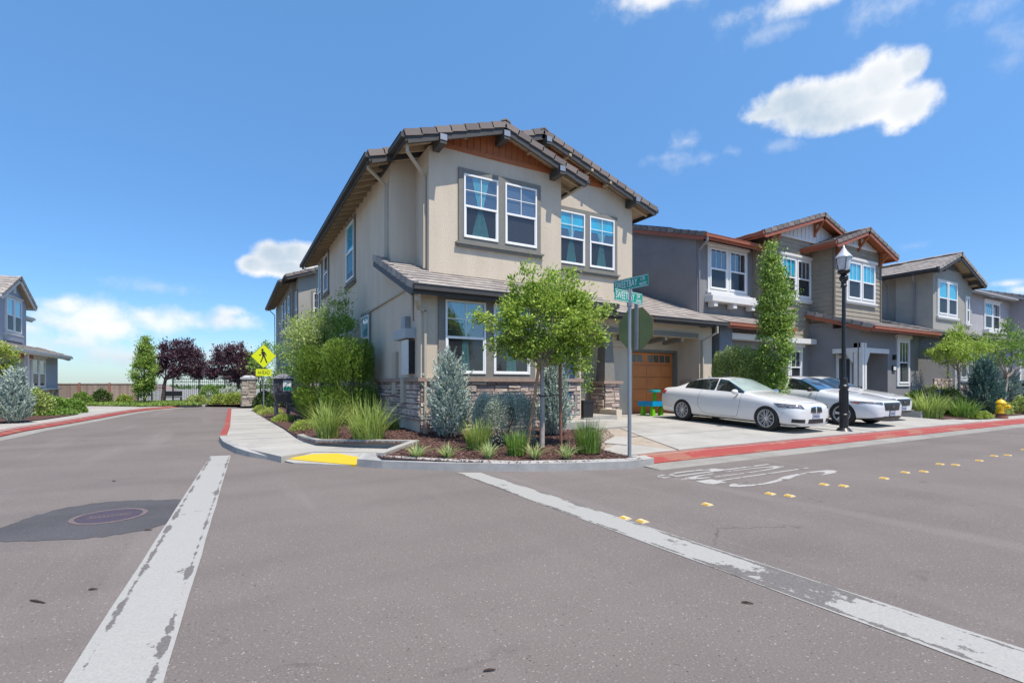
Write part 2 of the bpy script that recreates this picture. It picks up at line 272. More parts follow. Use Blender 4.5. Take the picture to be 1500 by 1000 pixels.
# ------------------------------------------------------------------ mesh builder
class MB:
    def __init__(s): s.v = []; s.f = []; s.t = []; s.m = []
    def quadv(s, pts, tone=None, mi=0):
        i = len(s.v); s.v += [tuple(p) for p in pts]; s.f.append(tuple(range(i, i+len(pts)))); s.t.append(random.random() if tone is None else tone); s.m.append(mi)
    def hexa(s, p, tone=None, mi=0):       # p: 8 corners, bottom ring 0-3 (ccw from above), top ring 4-7
        i = len(s.v); s.v += [tuple(q) for q in p]; tn = random.random() if tone is None else tone
        for q in ((0,3,2,1),(4,5,6,7),(0,1,5,4),(1,2,6,5),(2,3,7,6),(3,0,4,7)):
            s.f.append(tuple(i+k for k in q)); s.t.append(tn); s.m.append(mi)
        return s
    def box(s, x0, x1, y0, y1, z0, z1, tone=None, mi=0):
        return s.hexa([(x0,y0,z0),(x1,y0,z0),(x1,y1,z0),(x0,y1,z0),(x0,y0,z1),(x1,y0,z1),(x1,y1,z1),(x0,y1,z1)], tone, mi)
    def obox(s, O, a, b, c, tone=None, mi=0):   # corner O and three edge vectors
        O, a, b, c = map(Vector, (O, a, b, c))
        if a.cross(b).dot(c) < 0: a, b = b, a
        return s.hexa([O, O+a, O+a+b, O+b, O+c, O+a+c, O+a+b+c, O+b+c], tone, mi)
    def beam(s, p, q, w, h, up=(0,0,1), tone=None, mi=0):
        p, q = Vector(p), Vector(q); d = (q-p); dn = d.normalized(); sd_ = dn.cross(Vector(up)).normalized(); u = sd_.cross(dn)
        return s.obox(p-sd_*w/2-u*h/2, d, sd_*w, u*h, tone, mi)
    def prism(s, poly, ext, tone=None, mi=0):   # planar polygon of 3D points, extruded by vector
        n = len(poly); P = [Vector(p) for p in poly]; e = Vector(ext)
        nm = Vector((0,0,0))
        for k in range(n): nm += (P[k]-P[0]).cross(P[(k+1) % n]-P[0])
        if nm.dot(e) > 0: P = P[::-1]
        i = len(s.v); s.v += [tuple(p) for p in P]+[tuple(p+e) for p in P]; tn = random.random() if tone is None else tone
        s.f.append(tuple(range(i, i+n))); s.f.append(tuple(range(i+2*n-1, i+n-1, -1))); s.t += [tn, tn]; s.m += [mi, mi]
        for k in range(n):
            j = (k+1) % n; s.f.append((i+k, i+n+k, i+n+j, i+j)); s.t.append(tn); s.m.append(mi)
        return s
    def tube(s, path, r, n=8, tone=None, mi=0, cap=True):
        P = [Vector(p) for p in path]; rr = r if isinstance(r, (list, tuple)) else [r]*len(P); tn = random.random() if tone is None else tone
        i0 = len(s.v); ref = None
        for k, p in enumerate(P):
            d = (P[min(k+1, len(P)-1)]-P[max(k-1, 0)]).normalized()
            if ref is None: ref = Vector((1,0,0)) if abs(d.x) < .9 else Vector((0,1,0))
            a = d.cross(ref).normalized(); b = d.cross(a); ref = b.cross(d) if False else ref
            for j in range(n):
                t = 2*math.pi*j/n; s.v.append(tuple(p+(a*math.cos(t)+b*math.sin(t))*rr[k]))
        for k in range(len(P)-1):
            for j in range(n):
                a_, b_ = i0+k*n+j, i0+k*n+(j+1) % n; s.f.append((a_, b_, b_+n, a_+n)); s.t.append(tn); s.m.append(mi)
        if cap:
            s.f.append(tuple(i0+j for j in range(n))[::-1]); s.f.append(tuple(i0+(len(P)-1)*n+j for j in range(n))); s.t += [tn]*2; s.m += [mi]*2
        return s
    def lathe(s, prof, c=(0,0,0), axis='z', n=24, tone=None, mi=0, cap=True):  # prof: (r, h)
        i0 = len(s.v); tn = random.random() if tone is None else tone; c = Vector(c)
        for r, h in prof:
            for j in range(n):
                t = 2*math.pi*j/n; a, b = r*math.cos(t), r*math.sin(t)
                q = {'z': (a, b, h), 'y': (a, h, b), 'x': (h, a, b)}[axis]; s.v.append(tuple(c+Vector(q)))
        for k in range(len(prof)-1):
            for j in range(n):
                a_, b_ = i0+k*n+j, i0+k*n+(j+1) % n; s.f.append((a_, b_, b_+n, a_+n)); s.t.append(tn); s.m.append(mi)
        if cap:
            s.f.append(tuple(i0+j for j in range(n))); s.f.append(tuple(i0+(len(prof)-1)*n+j for j in range(n))); s.t += [tn]*2; s.m += [mi]*2
        return s
    def build(s, name, mats, parent=None, smooth=False, off=None):
        me = bpy.data.meshes.new(name)
        o_ = Vector((0,0,0))
        if parent is not None:
            q = parent
            while q is not None: o_ += q.location; q = q.parent
        if off is not None: o_ = Vector(off)
        vs = [(a-o_.x, b-o_.y, c-o_.z) for a, b, c in s.v]
        me.from_pydata(vs, [], s.f)
        if not isinstance(mats, (list, tuple)): mats = [mats]
        for m in mats: me.materials.append(m)
        at = me.attributes.new('tone', 'FLOAT', 'FACE'); at.data.foreach_set('value', s.t)
        if len(mats) > 1: me.polygons.foreach_set('material_index', s.m)
        if smooth: me.polygons.foreach_set('use_smooth', [True]*len(s.f))
        me.validate(); me.update()
        bm = bmesh.new(); bm.from_mesh(me); bmesh.ops.recalc_face_normals(bm, faces=bm.faces); bm.to_mesh(me); bm.free()
        if smooth:
            try: me.set_sharp_from_angle(angle=R(40))
            except Exception: pass
        o = bpy.data.objects.new(name, me); COL.objects.link(o)
        if parent is not None: o.parent = parent
        if off is not None and parent is None: o.location = o_
        return o
def fast(name, V, F, tone, m, parent=None, quads=4):
    """numpy vertices (n,3) and faces (k,quads)"""
    me = bpy.data.meshes.new(name); nv, nf = len(V), len(F)
    o_ = np.zeros(3)
    q = parent
    while q is not None: o_ += np.array(q.location); q = q.parent
    me.vertices.add(nv); me.vertices.foreach_set('co', (V-o_).astype(np.float32).ravel())
    me.loops.add(nf*quads); me.loops.foreach_set('vertex_index', F.astype(np.int32).ravel())
    me.polygons.add(nf); me.polygons.foreach_set('loop_start', np.arange(0, nf*quads, quads, dtype=np.int32))
    me.polygons.foreach_set('loop_total', np.full(nf, quads, dtype=np.int32))
    me.materials.append(m); me.update(calc_edges=True)
    at = me.attributes.new('tone', 'FLOAT', 'FACE'); at.data.foreach_set('value', tone.astype(np.float32))
    o = bpy.data.objects.new(name, me); COL.objects.link(o)
    if parent is not None: o.parent = parent
    return o
def tag(o, label=None, cat=None, group=None, kind=None):
    if label: o['label'] = label
    if cat: o['category'] = cat
    if group: o['group'] = group
    if kind: o['kind'] = kind
    return o
def root(name, loc, label, cat, group=None, rz=0):
    o = bpy.data.objects.new(name, None); COL.objects.link(o); o.location = loc; o.rotation_euler = (0,0,rz); o.empty_display_size = .3
    return tag(o, label, cat, group)

# ------------------------------------------------------------------ ground
def cl(x): return max(0., min(1., x))
def zg(u, v): return .13+.17*min(cl((v-6.9)/4.6), cl((u-.8)/2.8))
def inpoly(p, poly):
    x, y = p; r = False; n = len(poly)
    for i in range(n):
        x1, y1 = poly[i][:2]; x2, y2 = poly[(i+1) % n][:2]
        if (y1 > y) != (y2 > y) and x < (x2-x1)*(y-y1)/(y2-y1)+x1: r = not r
    return r
def sheet(name, poly, zf, m, step=None, skirt=None, kind='structure', parent=None):
    bm = bmesh.new(); vs = [bm.verts.new((p[0], p[1], 0)) for p in poly]; f = bm.faces.new(vs); f.normal_update()
    if f.normal.z < 0: f.normal_flip()
    bmesh.ops.triangulate(bm, faces=bm.faces[:])
    if step:
        xs = [p[0] for p in poly]; ys = [p[1] for p in poly]
        for ax, lo, hi in ((0, min(xs), max(xs)), (1, min(ys), max(ys))):
            k = lo+step
            while k < hi:
                co = (k,0,0) if ax == 0 else (0,k,0); no = (1,0,0) if ax == 0 else (0,1,0)
                bmesh.ops.bisect_plane(bm, geom=bm.verts[:]+bm.edges[:]+bm.faces[:], plane_co=co, plane_no=no); k += step
    for v in bm.verts: v.co.z = zf(v.co.x, v.co.y) if callable(zf) else zf
    if skirt is not None:
        r = bmesh.ops.extrude_edge_only(bm, edges=[e for e in bm.edges if e.is_boundary])
        for g in r['geom']:
            if isinstance(g, bmesh.types.BMVert): g.co.z = skirt
    me = bpy.data.meshes.new(name); bm.to_mesh(me); bm.free(); me.materials.append(m)
    o = bpy.data.objects.new(name, me); COL.objects.link(o); o['kind'] = kind; return o
def offset_line(pts, d):
    P = [Vector((p[0], p[1])) for p in pts]; out = []
    for i in range(len(P)):
        a = (P[i]-P[i-1]).normalized() if i > 0 else None; b = (P[i+1]-P[i]).normalized() if i < len(P)-1 else None
        t = a if b is None else b if a is None else (a+b).normalized()
        n = Vector((-t.y, t.x)); k = 1 if a is None or b is None else 1/max(.5, n.dot(Vector((-a.y, a.x))))
        out.append((P[i].x+n.x*d*k, P[i].y+n.y*d*k))
    return out
def ribbon(name, pts, d, z0, ztop, m, zin=None):
    """solid strip along pts, widening by d to the left; outer edge top ztop, inner edge top zin"""
    q = offset_line(pts, d); mb = MB(); zin = ztop if zin is None else zin
    zt = ztop if callable(ztop) else (lambda i: ztop); zi = zin if callable(zin) else (lambda i: zin)
    for i in range(len(pts)-1):
        a, b, c, e = pts[i], pts[i+1], q[i+1], q[i]
        mb.hexa([(*a,z0),(*b,z0),(*c,z0),(*e,z0),(*a,zt(i)),(*b,zt(i+1)),(*c,zi(i+1)),(*e,zi(i))])
    # weld inner faces away
    o = mb.build(name, m); o['kind'] = 'structure'; return o

sheet('ground', [(-2500,-2500),(2500,-2500),(2500,2500),(-2500,2500)], -.06, FIELD)
sheet('road', [(-70,-70),(130,-70),(130,46),(-70,46)], 0., ASPH)
curbpx = [(958,682),(920,686.5),(850,689),(760,690.5),(700,690),(640,689),(560,686),(523,683),(475,681.5),(430,679),(400,674),(365,669),(345,664),(327,655),(321,646),(327,628),(334,602)]
CP = [PZ(x, y) for x, y in curbpx]
CP[-1] = (-.13, 30)
CP[-2] = (-.18, 17.5)
# main block: concrete base slab under everything
base2 = [(130,6.62),(6.55,6.62)]+offset_line(CP, -.12)[:7]+[PZ(560,664,.1), (1.38,10.14), PZ(412,668,.12)]+offset_line(CP, -.1)[11:]+[(3.3,30),(3.3,60),(130,60)]
sheet('sidewalk', base2, .118, CONC, skirt=-.02)
# rolled red curb along the right street
ribbon('red_curb', [(130,6.28),(40,6.28),(22,6.28),(14,6.28),(6.42,6.28)], -.42, -.02, .035, REDP, .132)
ribbon('gutter', [(130,5.82),(40,5.82),(14,5.82),(6.1,5.82)], -.455, -.02, .006, GUTM, .022)
# corner curb: grey with a red stretch on the left street
ribbon('curb', CP[:8], -.17, -.02, .13, CURBM, lambda i: max(.15, zg(*offset_line(CP[:8], -.17)[i])+.014))
zr = [.02,.03,.09,.125,.125,.125,.125,.125,.125]
ribbon('curb', CP[9:15], -.15, -.02, lambda i: [.012,.05,.10,.125,.13,.13][i], CURBM, lambda i: [.02,.06,.105,.13,.135,.135][i])
ribbon('red_curb', CP[14:], -.16, -.02, .128, REDP, .136)
# ramp with yellow pad
def zramp(u, v):
    a, b = Vector(CP[9]), Vector(CP[7]); n = Vector((-(b-a).y, (b-a).x)).normalized(); d = abs((Vector((u, v))-a).dot(n))
    return .02+.12*min(1, d/1.15)
YP = [PZ(418,673,.03), PZ(522,681.5,.02), PZ(523,673,.09), PZ(545,670,.1), PZ(495,664,.1), PZ(459,664,.1)]
sheet('yellow_ramp_pad', YP, lambda u, v: min(.122, zramp(u, v))+.012, YELP, step=.15, skirt=-.0)
qq = offset_line(CP, -.1)
sheet('sidewalk', [CP[9], CP[7], PZ(545,671,.06), PZ(572,659,.12), PZ(463,652,.13), PZ(445,650,.13), PZ(380,652,.12), qq[11], qq[10], CP[10]], lambda u, v: min(.122, zramp(u, v)), CONC, step=.3, skirt=-.02)
# planting beds with mulch
bedpx = [(884,659),(925,667),(942,672),(850,676),(760,677.5),(700,677),(640,676),(560,673.6),(552,671.5),(601,656.5),(527,654.5),(463,651),(446,646),(435,641),(425,634),(415,627),(390,613),(368,600)]
BED = [PZ(x, y, .14) for x, y in bedpx]+[(1.2,29.8),(4.6,29.8),(4.6,11.2),(8.3,11.2),(8.5,10.0),(7.6,8.6)]
sheet('mulch_bed', BED, lambda u, v: zg(u, v)-.004, MULCH, step=.35)
inner = [PZ(x, y, .13) for x, y in [(551,672),(601,656),(527,654),(463,650.5),(446,646),(435,641)]]
zi_ = [max(.19, zg(*p)+.05) for p in inner]
ribbon('curb', inner, -.14, .0, lambda i: zi_[i], CONC)
# mulch chips (uncountable)
rng = np.random.default_rng(3)
def chips(name, polys, n, m, size=(.02,.05), zoff=.02, label=None, cat=None):
    P = []
    for poly, k in polys:
        xs = [p[0] for p in poly]; ys = [p[1] for p in poly]; c = 0
        while c < k:
            p = (rng.uniform(min(xs), max(xs)), rng.uniform(min(ys), max(ys)))
            if inpoly(p, poly): P.append((*p, zg(*p)+zoff+rng.uniform(0, .015))); c += 1
    P = np.array(P); n = len(P); L = rng.uniform(size[0], size[1], n)[:, None]; a = rng.uniform(0, 2*np.pi, n)
    d = np.stack([np.cos(a), np.sin(a), rng.normal(0, .25, n)], 1); w = np.stack([-np.sin(a), np.cos(a), rng.normal(0, .4, n)], 1)
    d /= np.linalg.norm(d, axis=1)[:, None]; w /= np.linalg.norm(w, axis=1)[:, None]; ww = L*rng.uniform(.25, .5, n)[:, None]
    V = np.stack([P-d*L/2-w*ww/2, P+d*L/2-w*ww/2, P+d*L/2+w*ww/2, P-d*L/2+w*ww/2], 1).reshape(-1, 3)
    return tag(fast(name, V, np.arange(4*n).reshape(n, 4), rng.random(n), m), label, cat, kind='stuff')
CHIP = mat('mulch_chip', (.19,.10,.08), (.05,.026,.022), .95, attr=True)
nearbed = [p for p in BED[:17]]+[(2.2,16),(3.8,16),(3.8,11),(8.3,11),(8.5,10.0),(7.6,8.6)]
nearbed[14:17] = [BED[14]]
chips('mulch', [(nearbed, 17000)], 0, CHIP, (.02,.055), .004, 'loose reddish brown bark mulch in the corner planting bed', 'mulch')
# front walk slabs, dirt strip, driveways
def slab(name, poly, off, m): return sheet(name, poly, lambda u, v: zg(u, v)+off, m, step=.6, skirt=.1)
slab('front_walk', [(6.15,7.32),(7.1,7.9),(7.46,6.74),(6.5,6.68),(6.12,6.72)], .012, CONC)
slab('front_walk', [PZ(884,648,.2),PZ(900,640,.2),PZ(922,641,.2),PZ(918,650,.2)], .03, CONC)
slab('dirt_strip', [(6.2,7.3),(7.5,6.72), PZ(910,629.5,.2), (8.9,11.0), PZ(850,640,.25)], .006, DIRT)
slab('driveway', [(7.52,6.72),(14.25,6.72),(14.3,14.0),(9.9,14.0),(9.3,12.6),PZ(908,630,.2)], .02, CONC)
slab('lamp_strip', [(14.32,6.72),(15.0,6.72),(15.0,9.0),(14.32,9.0)], .016, CONC)
slab('planting_strip', [(14.4,9.0),(15.2,9.0),(15.4,12.4),(14.4,12.4)], .03, MULCH)
slab('driveway', [(15.04,6.72),(21.6,6.72),(21.6,13.9),(15.42,13.9),(15.22,9.0),(15.04,9.0)], .02, CONC)
slab('porch_step', [(8.1,9.9),(9.3,9.9),(10.3,11.9),(10.3,13.4),(8.0,13.4),(8.0,11.1)], .05, CONC)
mb = MB(); mb.box(8.45,10.3,11.6,13.4,.2,.46); tag(mb.build('porch_slab', CONC), kind='structure')
slab('planting_bed', [(22.0,7.6),(60,7.0),(60,11.3),(28.0,11.3),(28,10.7),(25.5,10.6),(23.2,9.4),(22.0,9.2)], .022, MULCH)
slab('front_walk', [(21.2,6.75),(22.2,6.75),(22.2,7.5),(21.2,7.6)], .026, CONC)
mb = MB(); mb.box(21.8,22.7,8.3,9.3,.15,.42).box(22.0,23.4,9.3,10.6,.15,.5); tag(mb.build('porch_step', CONC), kind='structure')
sheet('lawn', [(33,7.4),(60,7.3),(60,9.0),(34,9.0)], .35, LAWN)
# slab joints cut across the concrete
JM = mat('joint', (.12,.115,.11), rough=.95)
mb = MB()
for v in (8.5, 10.6, 12.6):
    mb.hexa([(8.6 if v>9.5 else 7.9,v-.006,0),(14.25,v-.006,0),(14.25,v+.006,0),(8.6 if v>9.5 else 7.9,v+.006,0)]+[(8.6 if v>9.5 else 7.9,v-.006,zg(9,v)+.0235),(14.25,v-.006,zg(9,v)+.0235),(14.25,v+.006,zg(9,v)+.0235),(8.6 if v>9.5 else 7.9,v+.006,zg(9,v)+.0235)])
for v in (13.2, 14.7, 16.2, 17.7, 19.3, 21, 23, 25, 27): mb.box(-.03, 1.45 if v < 26 else 1.6, v-.006, v+.006, .1, .1215)
mb.box(14.255,14.315,6.8,8.2,.1,.139); mb.box(15.0,15.04,6.8,9,.1,.155)
tag(mb.build('slab_joint', JM), kind='structure')
# left block
L1 = [PZ(0,641), PZ(35,633), PZ(75,626), PZ(115,619), PZ(150,612.5), PZ(190,605), PZ(215,601.5), PZ(262,597), PZ(345,594), (2.2,33.2), (3.25,33.1)]
L1x = [(-70,10.5),(-9,10.5),(-6.6,12),(-5.6,14.5)]+L1
sheet('sidewalk', offset_line(L1x, .2)+[(3.25,95),(-70,95)], .118, CONC, skirt=-.02)
ribbon('red_curb', L1x[2:12], .34, -.02, .05, REDP, .132); ribbon('gutter', [tuple(p) for p in offset_line(L1x[2:12], -.4)], .395, -.02, .006, GUTM, .02)
ribbon('curb', L1x[11:13], .2, -.02, .1, CURBM, .13); ribbon('red_curb', L1x[12:], .3, -.02, .1, REDP, .13)
Z12 = .12
def PL(l, z=.14): return [PZ(x, y, z) for x, y in l]
sheet('lawn', [(-8.5,38.8),(-6.2,37.2),(-4.4,35.0),(-3.3,35.5),(-1.6,36.3),(-1.5,41.5),(-9.2,41.8)], .15, LAWN)
sheet('planting_bed', [(-8.6,22.5),(-6.3,22.5),(-5.9,24),(-5.65,27.6),(-7.2,28.9),(-9.3,29.2),(-9.3,22.5)], .15, MULCH)
sheet('planting_bed', [(-1.3,36.2),(.7,34.6),(3.1,34.2),(3.1,42),(-1.3,42)], .155, MULCH)

sheet('field', [(-69,42.1),(-1.6,42.1),(-1.4,36.5),(.7,35.0),(3.2,34.6),(3.2,94),(-69,94)], .128, FIELD)
# ------------------------------------------------------------------ road markings, all flat paint sheets
def paint(name, poly, m, z=.004, step=None): return sheet(name, poly, z, m, step=step)
def strip_poly(a0, a1, b0, b1, n=24, j=.004):
    l = []; r = []
    for i in range(n+1):
        t = i/n; l.append((a0[0]+(b0[0]-a0[0])*t+random.uniform(-j, j), a0[1]+(b0[1]-a0[1])*t)); r.append((a1[0]+(b1[0]-a1[0])*t+random.uniform(-j, j), a1[1]+(b1[1]-a1[1])*t))
    return l+r[::-1]
paint('limit_line_marking', strip_poly((3.12,7.28), (3.46,7.08), (3.27,-1.2), (3.72,-1.2)), LINE_R, .004)
paint('limit_line_marking', strip_poly((-.35,11.32), (.0,11.25), (-.80,.2), (-.36,.2)), LINE_L, .004)
def font_mesh(txt, size=1., ext=.0, align='LEFT'):
    cu = bpy.data.curves.new('t', 'FONT'); cu.body = txt; cu.size = size; cu.extrude = ext; cu.align_x = align; cu.resolution_u = 3
    o = bpy.data.objects.new('t', cu); COL.objects.link(o); dg = bpy.context.evaluated_depsgraph_get()
    me = bpy.data.meshes.new_from_object(o.evaluated_get(dg)); bpy.data.objects.remove(o); return me
def text(name, txt, M, m, parent, size=1., ext=0., box=None, align='LEFT'):
    """lettering; box=(width, height) fits it to that rectangle; M maps local x,y,z to the parent's frame"""
    me = font_mesh(txt, size, ext, align); xs = [v.co.x for v in me.vertices]; ys = [v.co.y for v in me.vertices]
    if box:
        for v in me.vertices: v.co.x = (v.co.x-min(xs))/(max(xs)-min(xs))*box[0]; v.co.y = (v.co.y-min(ys))/(max(ys)-min(ys))*box[1]
    me.transform(M); me.materials.clear(); me.materials.append(m); o = bpy.data.objects.new(name, me); COL.objects.link(o)
    if parent: o.parent = parent
    return o
def frame(O, e, up): # matrix with x=e, y=up, z=e x up
    e, up = Vector(e).normalized(), Vector(up).normalized(); n = e.cross(up); M = Matrix((e, up, n)).transposed().to_4x4(); M.translation = Vector(O); return M
for ch, v0 in (('S',4.28),('T',4.64),('O',4.96),('P',5.30)):
    text('stop_letter_marking', ch, frame((8.55-.1*(v0-4.3)/.3, v0, .004), (0,1,0), (-1,0,0)), STOPP, None, box=(.27, 2.6))['kind'] = 'structure'
# manhole patch
sheet('asphalt_patch', [(-1.15+math.cos(a*.0785)*(.83+random.uniform(-.03,.03)+.05*math.sin(a*.31)), 6.66+math.sin(a*.0785)*(.83+random.uniform(-.03,.03)+.05*math.sin(a*.31))) for a in range(80)], .003, PATCH)
MET = mat('iron_cover', (.12,.085,.10), (.08,.06,.085), .6, metal=.5, nscale=30, bump=.6, bscale=60)
RIMC = mat('orange_mark', (.17,.12,.115), (.10,.085,.09), .8, nscale=20)
mr_ = root('manhole_cover', (-1.12,6.68,.0), 'round iron manhole cover in the dark asphalt patch left of the white line', 'manhole cover')
mb = MB(); mb.lathe([(.0,.007),(.27,.007),(.27,0)], (-1.12,6.68,0), n=36, cap=False); mb.build('cover', MET, mr_)
mb = MB(); mb.lathe([(.285,.003),(.285,.009),(.33,.009),(.33,.003)], (-1.12,6.68,0), n=36, cap=False); mb.build('ring', RIMC, mr_)
mb = MB()
for k in range(9): mb.box(-1.28+k*.036,-1.265+k*.036,6.66,6.70,.006,.010)
mb.box(-1.31,-.93,6.63,6.642,.006,.010); mb.box(-1.31,-.93,6.72,6.732,.006,.010); mb.build('raised_rib', RIMC, mr_)
# raised reflectors
REFY = mat('reflector_yellow', (.55,.32,.02), rough=.35, coat=.5); REFW = mat('reflector_base', (.62,.5,.28), rough=.6)
dots = [(3.59,3.92),(3.66,3.74),(4.83,3.89),(6.0,3.87),(6.1,3.68),(7.21,3.86),(7.34,3.67),(8.46,3.67),(9.32,3.75),(9.67,3.64),(10.82,3.84),(10.95,3.67),(11.94,3.66),(12.98,3.76),(13.34,3.66),(14.8,3.8),(16.1,3.68),(18,3.78)]
rf = root('road_reflector', (*dots[0],0), 'yellow road reflector touching the worn white line, far one of the pair', 'road reflector', 'raised reflectors along the centreline')
mb = MB(); x, y = dots[0]; mb.hexa([(x-.05,y-.05,0),(x+.05,y-.05,0),(x+.05,y+.05,0),(x-.05,y+.05,0),(x-.022,y-.045,.018),(x+.022,y-.045,.018),(x+.022,y+.045,.018),(x-.022,y+.045,.018)]); mb.build('reflector_body', REFW, rf)
mb = MB(); mb.quadv([(x-.049,y-.04,.003),(x-.049,y+.04,.003),(x-.025,y+.04,.0195),(x-.025,y-.04,.0195)]); mb.quadv([(x+.049,y+.04,.003),(x+.049,y-.04,.003),(x+.025,y-.04,.0195),(x+.025,y+.04,.0195)]); mb.build('lens', REFY, rf)
for i, (x, y) in enumerate(dots[1:]):
    r = rf.copy(); COL.objects.link(r); r.location = (x, y, 0)
    r['label'] = 'yellow road reflector touching the worn white line, near one of the pair' if i == 0 else 'small yellow road reflector on the centreline well beyond the white line'
    for ch in list(rf.children): c = ch.copy(); COL.objects.link(c); c.parent = r
# twigs on the road
TW = mat('twig', (.05,.03,.022), rough=.9)
for px, py, L, lb in [(55,882,.14,'dark brown twig on the asphalt near the left edge, largest one'),(217,777,.07,'thin dark twig beside the left white line near the patch'),(1095,884,.07,'dark twig lying right of the road centre below the white line'),(136,864,.05,'small dark twig on asphalt below the manhole patch'),(167,705,.08,'thin dark twig above the manhole patch on the asphalt'),(717,983,.06,'small dark twig at the bottom edge of the road')]:
    p = PZ(px, py); mb = MB(); a = random.uniform(-.5,.5)-.45; d = Vector((math.cos(a), math.sin(a), 0))*L
    P0 = Vector((*p,.008)); mb.tube([P0-d/2, P0-d*.1+Vector((0,0,.004)), P0+d/2], [.004,.007,.003], 6); tag(mb.build('twig', TW, off=(p[0],p[1],0)), lb, 'twig')

# ------------------------------------------------------------------ building helpers
Z = Vector((0,0,1))
class Fr:
    """a wall's own frame: a to the right as one faces it, b up, c outwards"""
    def __init__(s, O, e): s.O = Vector(O); s.e = Vector(e); s.n = s.e.cross(Z)
    def P(s, a, b, c=0.): return s.O+s.e*a+Z*b+s.n*c
    def box(s, mb, a0, a1, b0, b1, c0, c1, tone=None, mi=0): return mb.obox(s.P(a0,b0,c0), s.e*(a1-a0), s.n*(c1-c0), Z*(b1-b0), tone, mi)
FRONT, LSIDE, RSIDE = (1,0,0), (0,-1,0), (0,1,0)
def curtain(fr, a0, w, b0, h, parent, top=.85, knot=.5, kw=.12, bot=.45, m=None):
    n, k = 22, 14; V = []; F = []
    for i in range(n+1):
        t = i/n
        wd = (bot+(kw-bot)*min(1, t/knot)**1.3) if t < knot else (kw+(top-kw)*((t-knot)/(1-knot))**.9)
        for j in range(k+1):
            s_ = j/k; V.append(tuple(fr.P(a0+w/2+(s_-.5)*wd*w, b0+t*h, .018+.008*math.sin(j*2.6)+.002*math.sin(i))))
    for i in range(n):
        for j in range(k): q = i*(k+1)+j; F.append((q, q+1, q+k+2, q+k+1))
    mb = MB(); mb.v = V; mb.f = F; mb.t = [.5]*len(F); mb.m = [0]*len(F); return mb.build('curtain', m or TEAL, parent, smooth=True)
def window(house, fr, w, h, kind='grid', shade=None, cur=None, fm=None, proud=.05, vbars=2, blinds=False, both=False):
    """double hung window: frame > glass panes, grille, painted sky reflection or curtain.  fr origin at its lower left corner"""
    fm = fm or WHITE; t = .045; mid = h*.5
    mb = MB()
    for q in ((0,t,0,h),(w-t,w,0,h),(t,w-t,0,t),(t,w-t,h-t,h),(t,w-t,mid-.035,mid+.02)): fr.box(mb, *q, .0, proud+.025)
    for q in ((t,t+.028,t,mid-.035),(w-t-.028,w-t,t,mid-.035),(t+.028,w-t-.028,t,t+.028)): fr.box(mb, *q, .0, proud+.012)
    win = mb.build('window', fm, house)
    mb = MB(); fr.box(mb, t, w-t, t, h-t, -.0, .006); mb.build('room_backing', GLASSD, win)
    if kind == 'grid' or both:
        mb = MB(); fr.box(mb, w/2-.009, w/2+.009, mid+.02, h-t, proud-.014, proud+.004); hh = (mid+h)/2
        fr.box(mb, t, w/2-.009, hh-.009, hh+.009, proud-.014, proud+.004); fr.box(mb, w/2+.009, w-t, hh-.009, hh+.009, proud-.014, proud+.004); mb.build('grille', fm, win)
    elif kind == 'vert':
        mb = MB()
        for k in range(1, vbars+1): x = t+(w-2*t)*k/(vbars+1); fr.box(mb, x-.008, x+.008, mid+.02, h-t, proud-.014, proud+.004)
        mb.build('grille', fm, win)
    if shade:   # fraction of the height, from the top, painted cyan as reflected sky
        mb = MB(); fr.box(mb, t+.005, w-t-.005, h-t-(h-2*t)*shade, h-t, .012, .02); mb.build('sky_reflection_panel', CYAN_SKY, win)
    if blinds:
        mb = MB()
        for k in range(int((h-2*t)/.05)): fr.box(mb, t+.01, w-t-.01, t+k*.05, t+k*.05+.038, .012, .016)
        mb.build('blind', mat('blind_grey', (.12,.13,.15), rough=.7), win)
    if cur: curtain(fr, t+cur.get('x', 0), (w-2*t)*cur.get('w', 1.), t, h-2*t, win, **{k: v for k, v in cur.items() if k not in 'xw'})
    mb = MB(); mb.quadv([fr.P(t,mid,proud-.01), fr.P(w-t,mid,proud-.01), fr.P(w-t,h-t,proud-.01), fr.P(t,h-t,proud-.01)]); mb.build('upper_pane', PANE_U, win)
    mb = MB(); mb.quadv([fr.P(t,t,proud-.005), fr.P(w-t,t,proud-.005), fr.P(w-t,mid,proud-.005), fr.P(t,mid,proud-.005)]); mb.build('lower_pane', PANE_L, win)
    return win
def trim(house, fr, wins, h, t, c, m, sill=None, head=None, sm=None, name='window_trim'):
    """flat surround round windows wins=[(a0,w)..], all h tall from b=0"""
    a0 = wins[0][0]; a1 = wins[-1][0]+wins[-1][1]; mb = MB()
    fr.box(mb, a0-t, a0, -t, h+t, 0, c); fr.box(mb, a1, a1+t, -t, h+t, 0, c)
    for (x, w), (x2, w2) in zip(wins, wins[1:]): fr.box(mb, x+w, x2, 0, h, 0, c)
    fr.box(mb, a0, a1, h, h+t, 0, c); fr.box(mb, a0, a1, -t, 0, 0, c)
    mb.build(name, m, house)
    if sill: mb = MB(); fr.box(mb, a0-t-.09, a1+t+.09, -t-sill, -t, 0, c+.06); fr.box(mb, a0-t-.04, a1+t+.04, -t-sill-.07, -t-sill, 0, c+.02); mb.build('window_sill', sm or m, house)
    if head: mb = MB(); fr.box(mb, a0-t-.08, a1+t+.08, h+t, h+t+head, 0, c+.06); mb.build('window_head', sm or m, house)
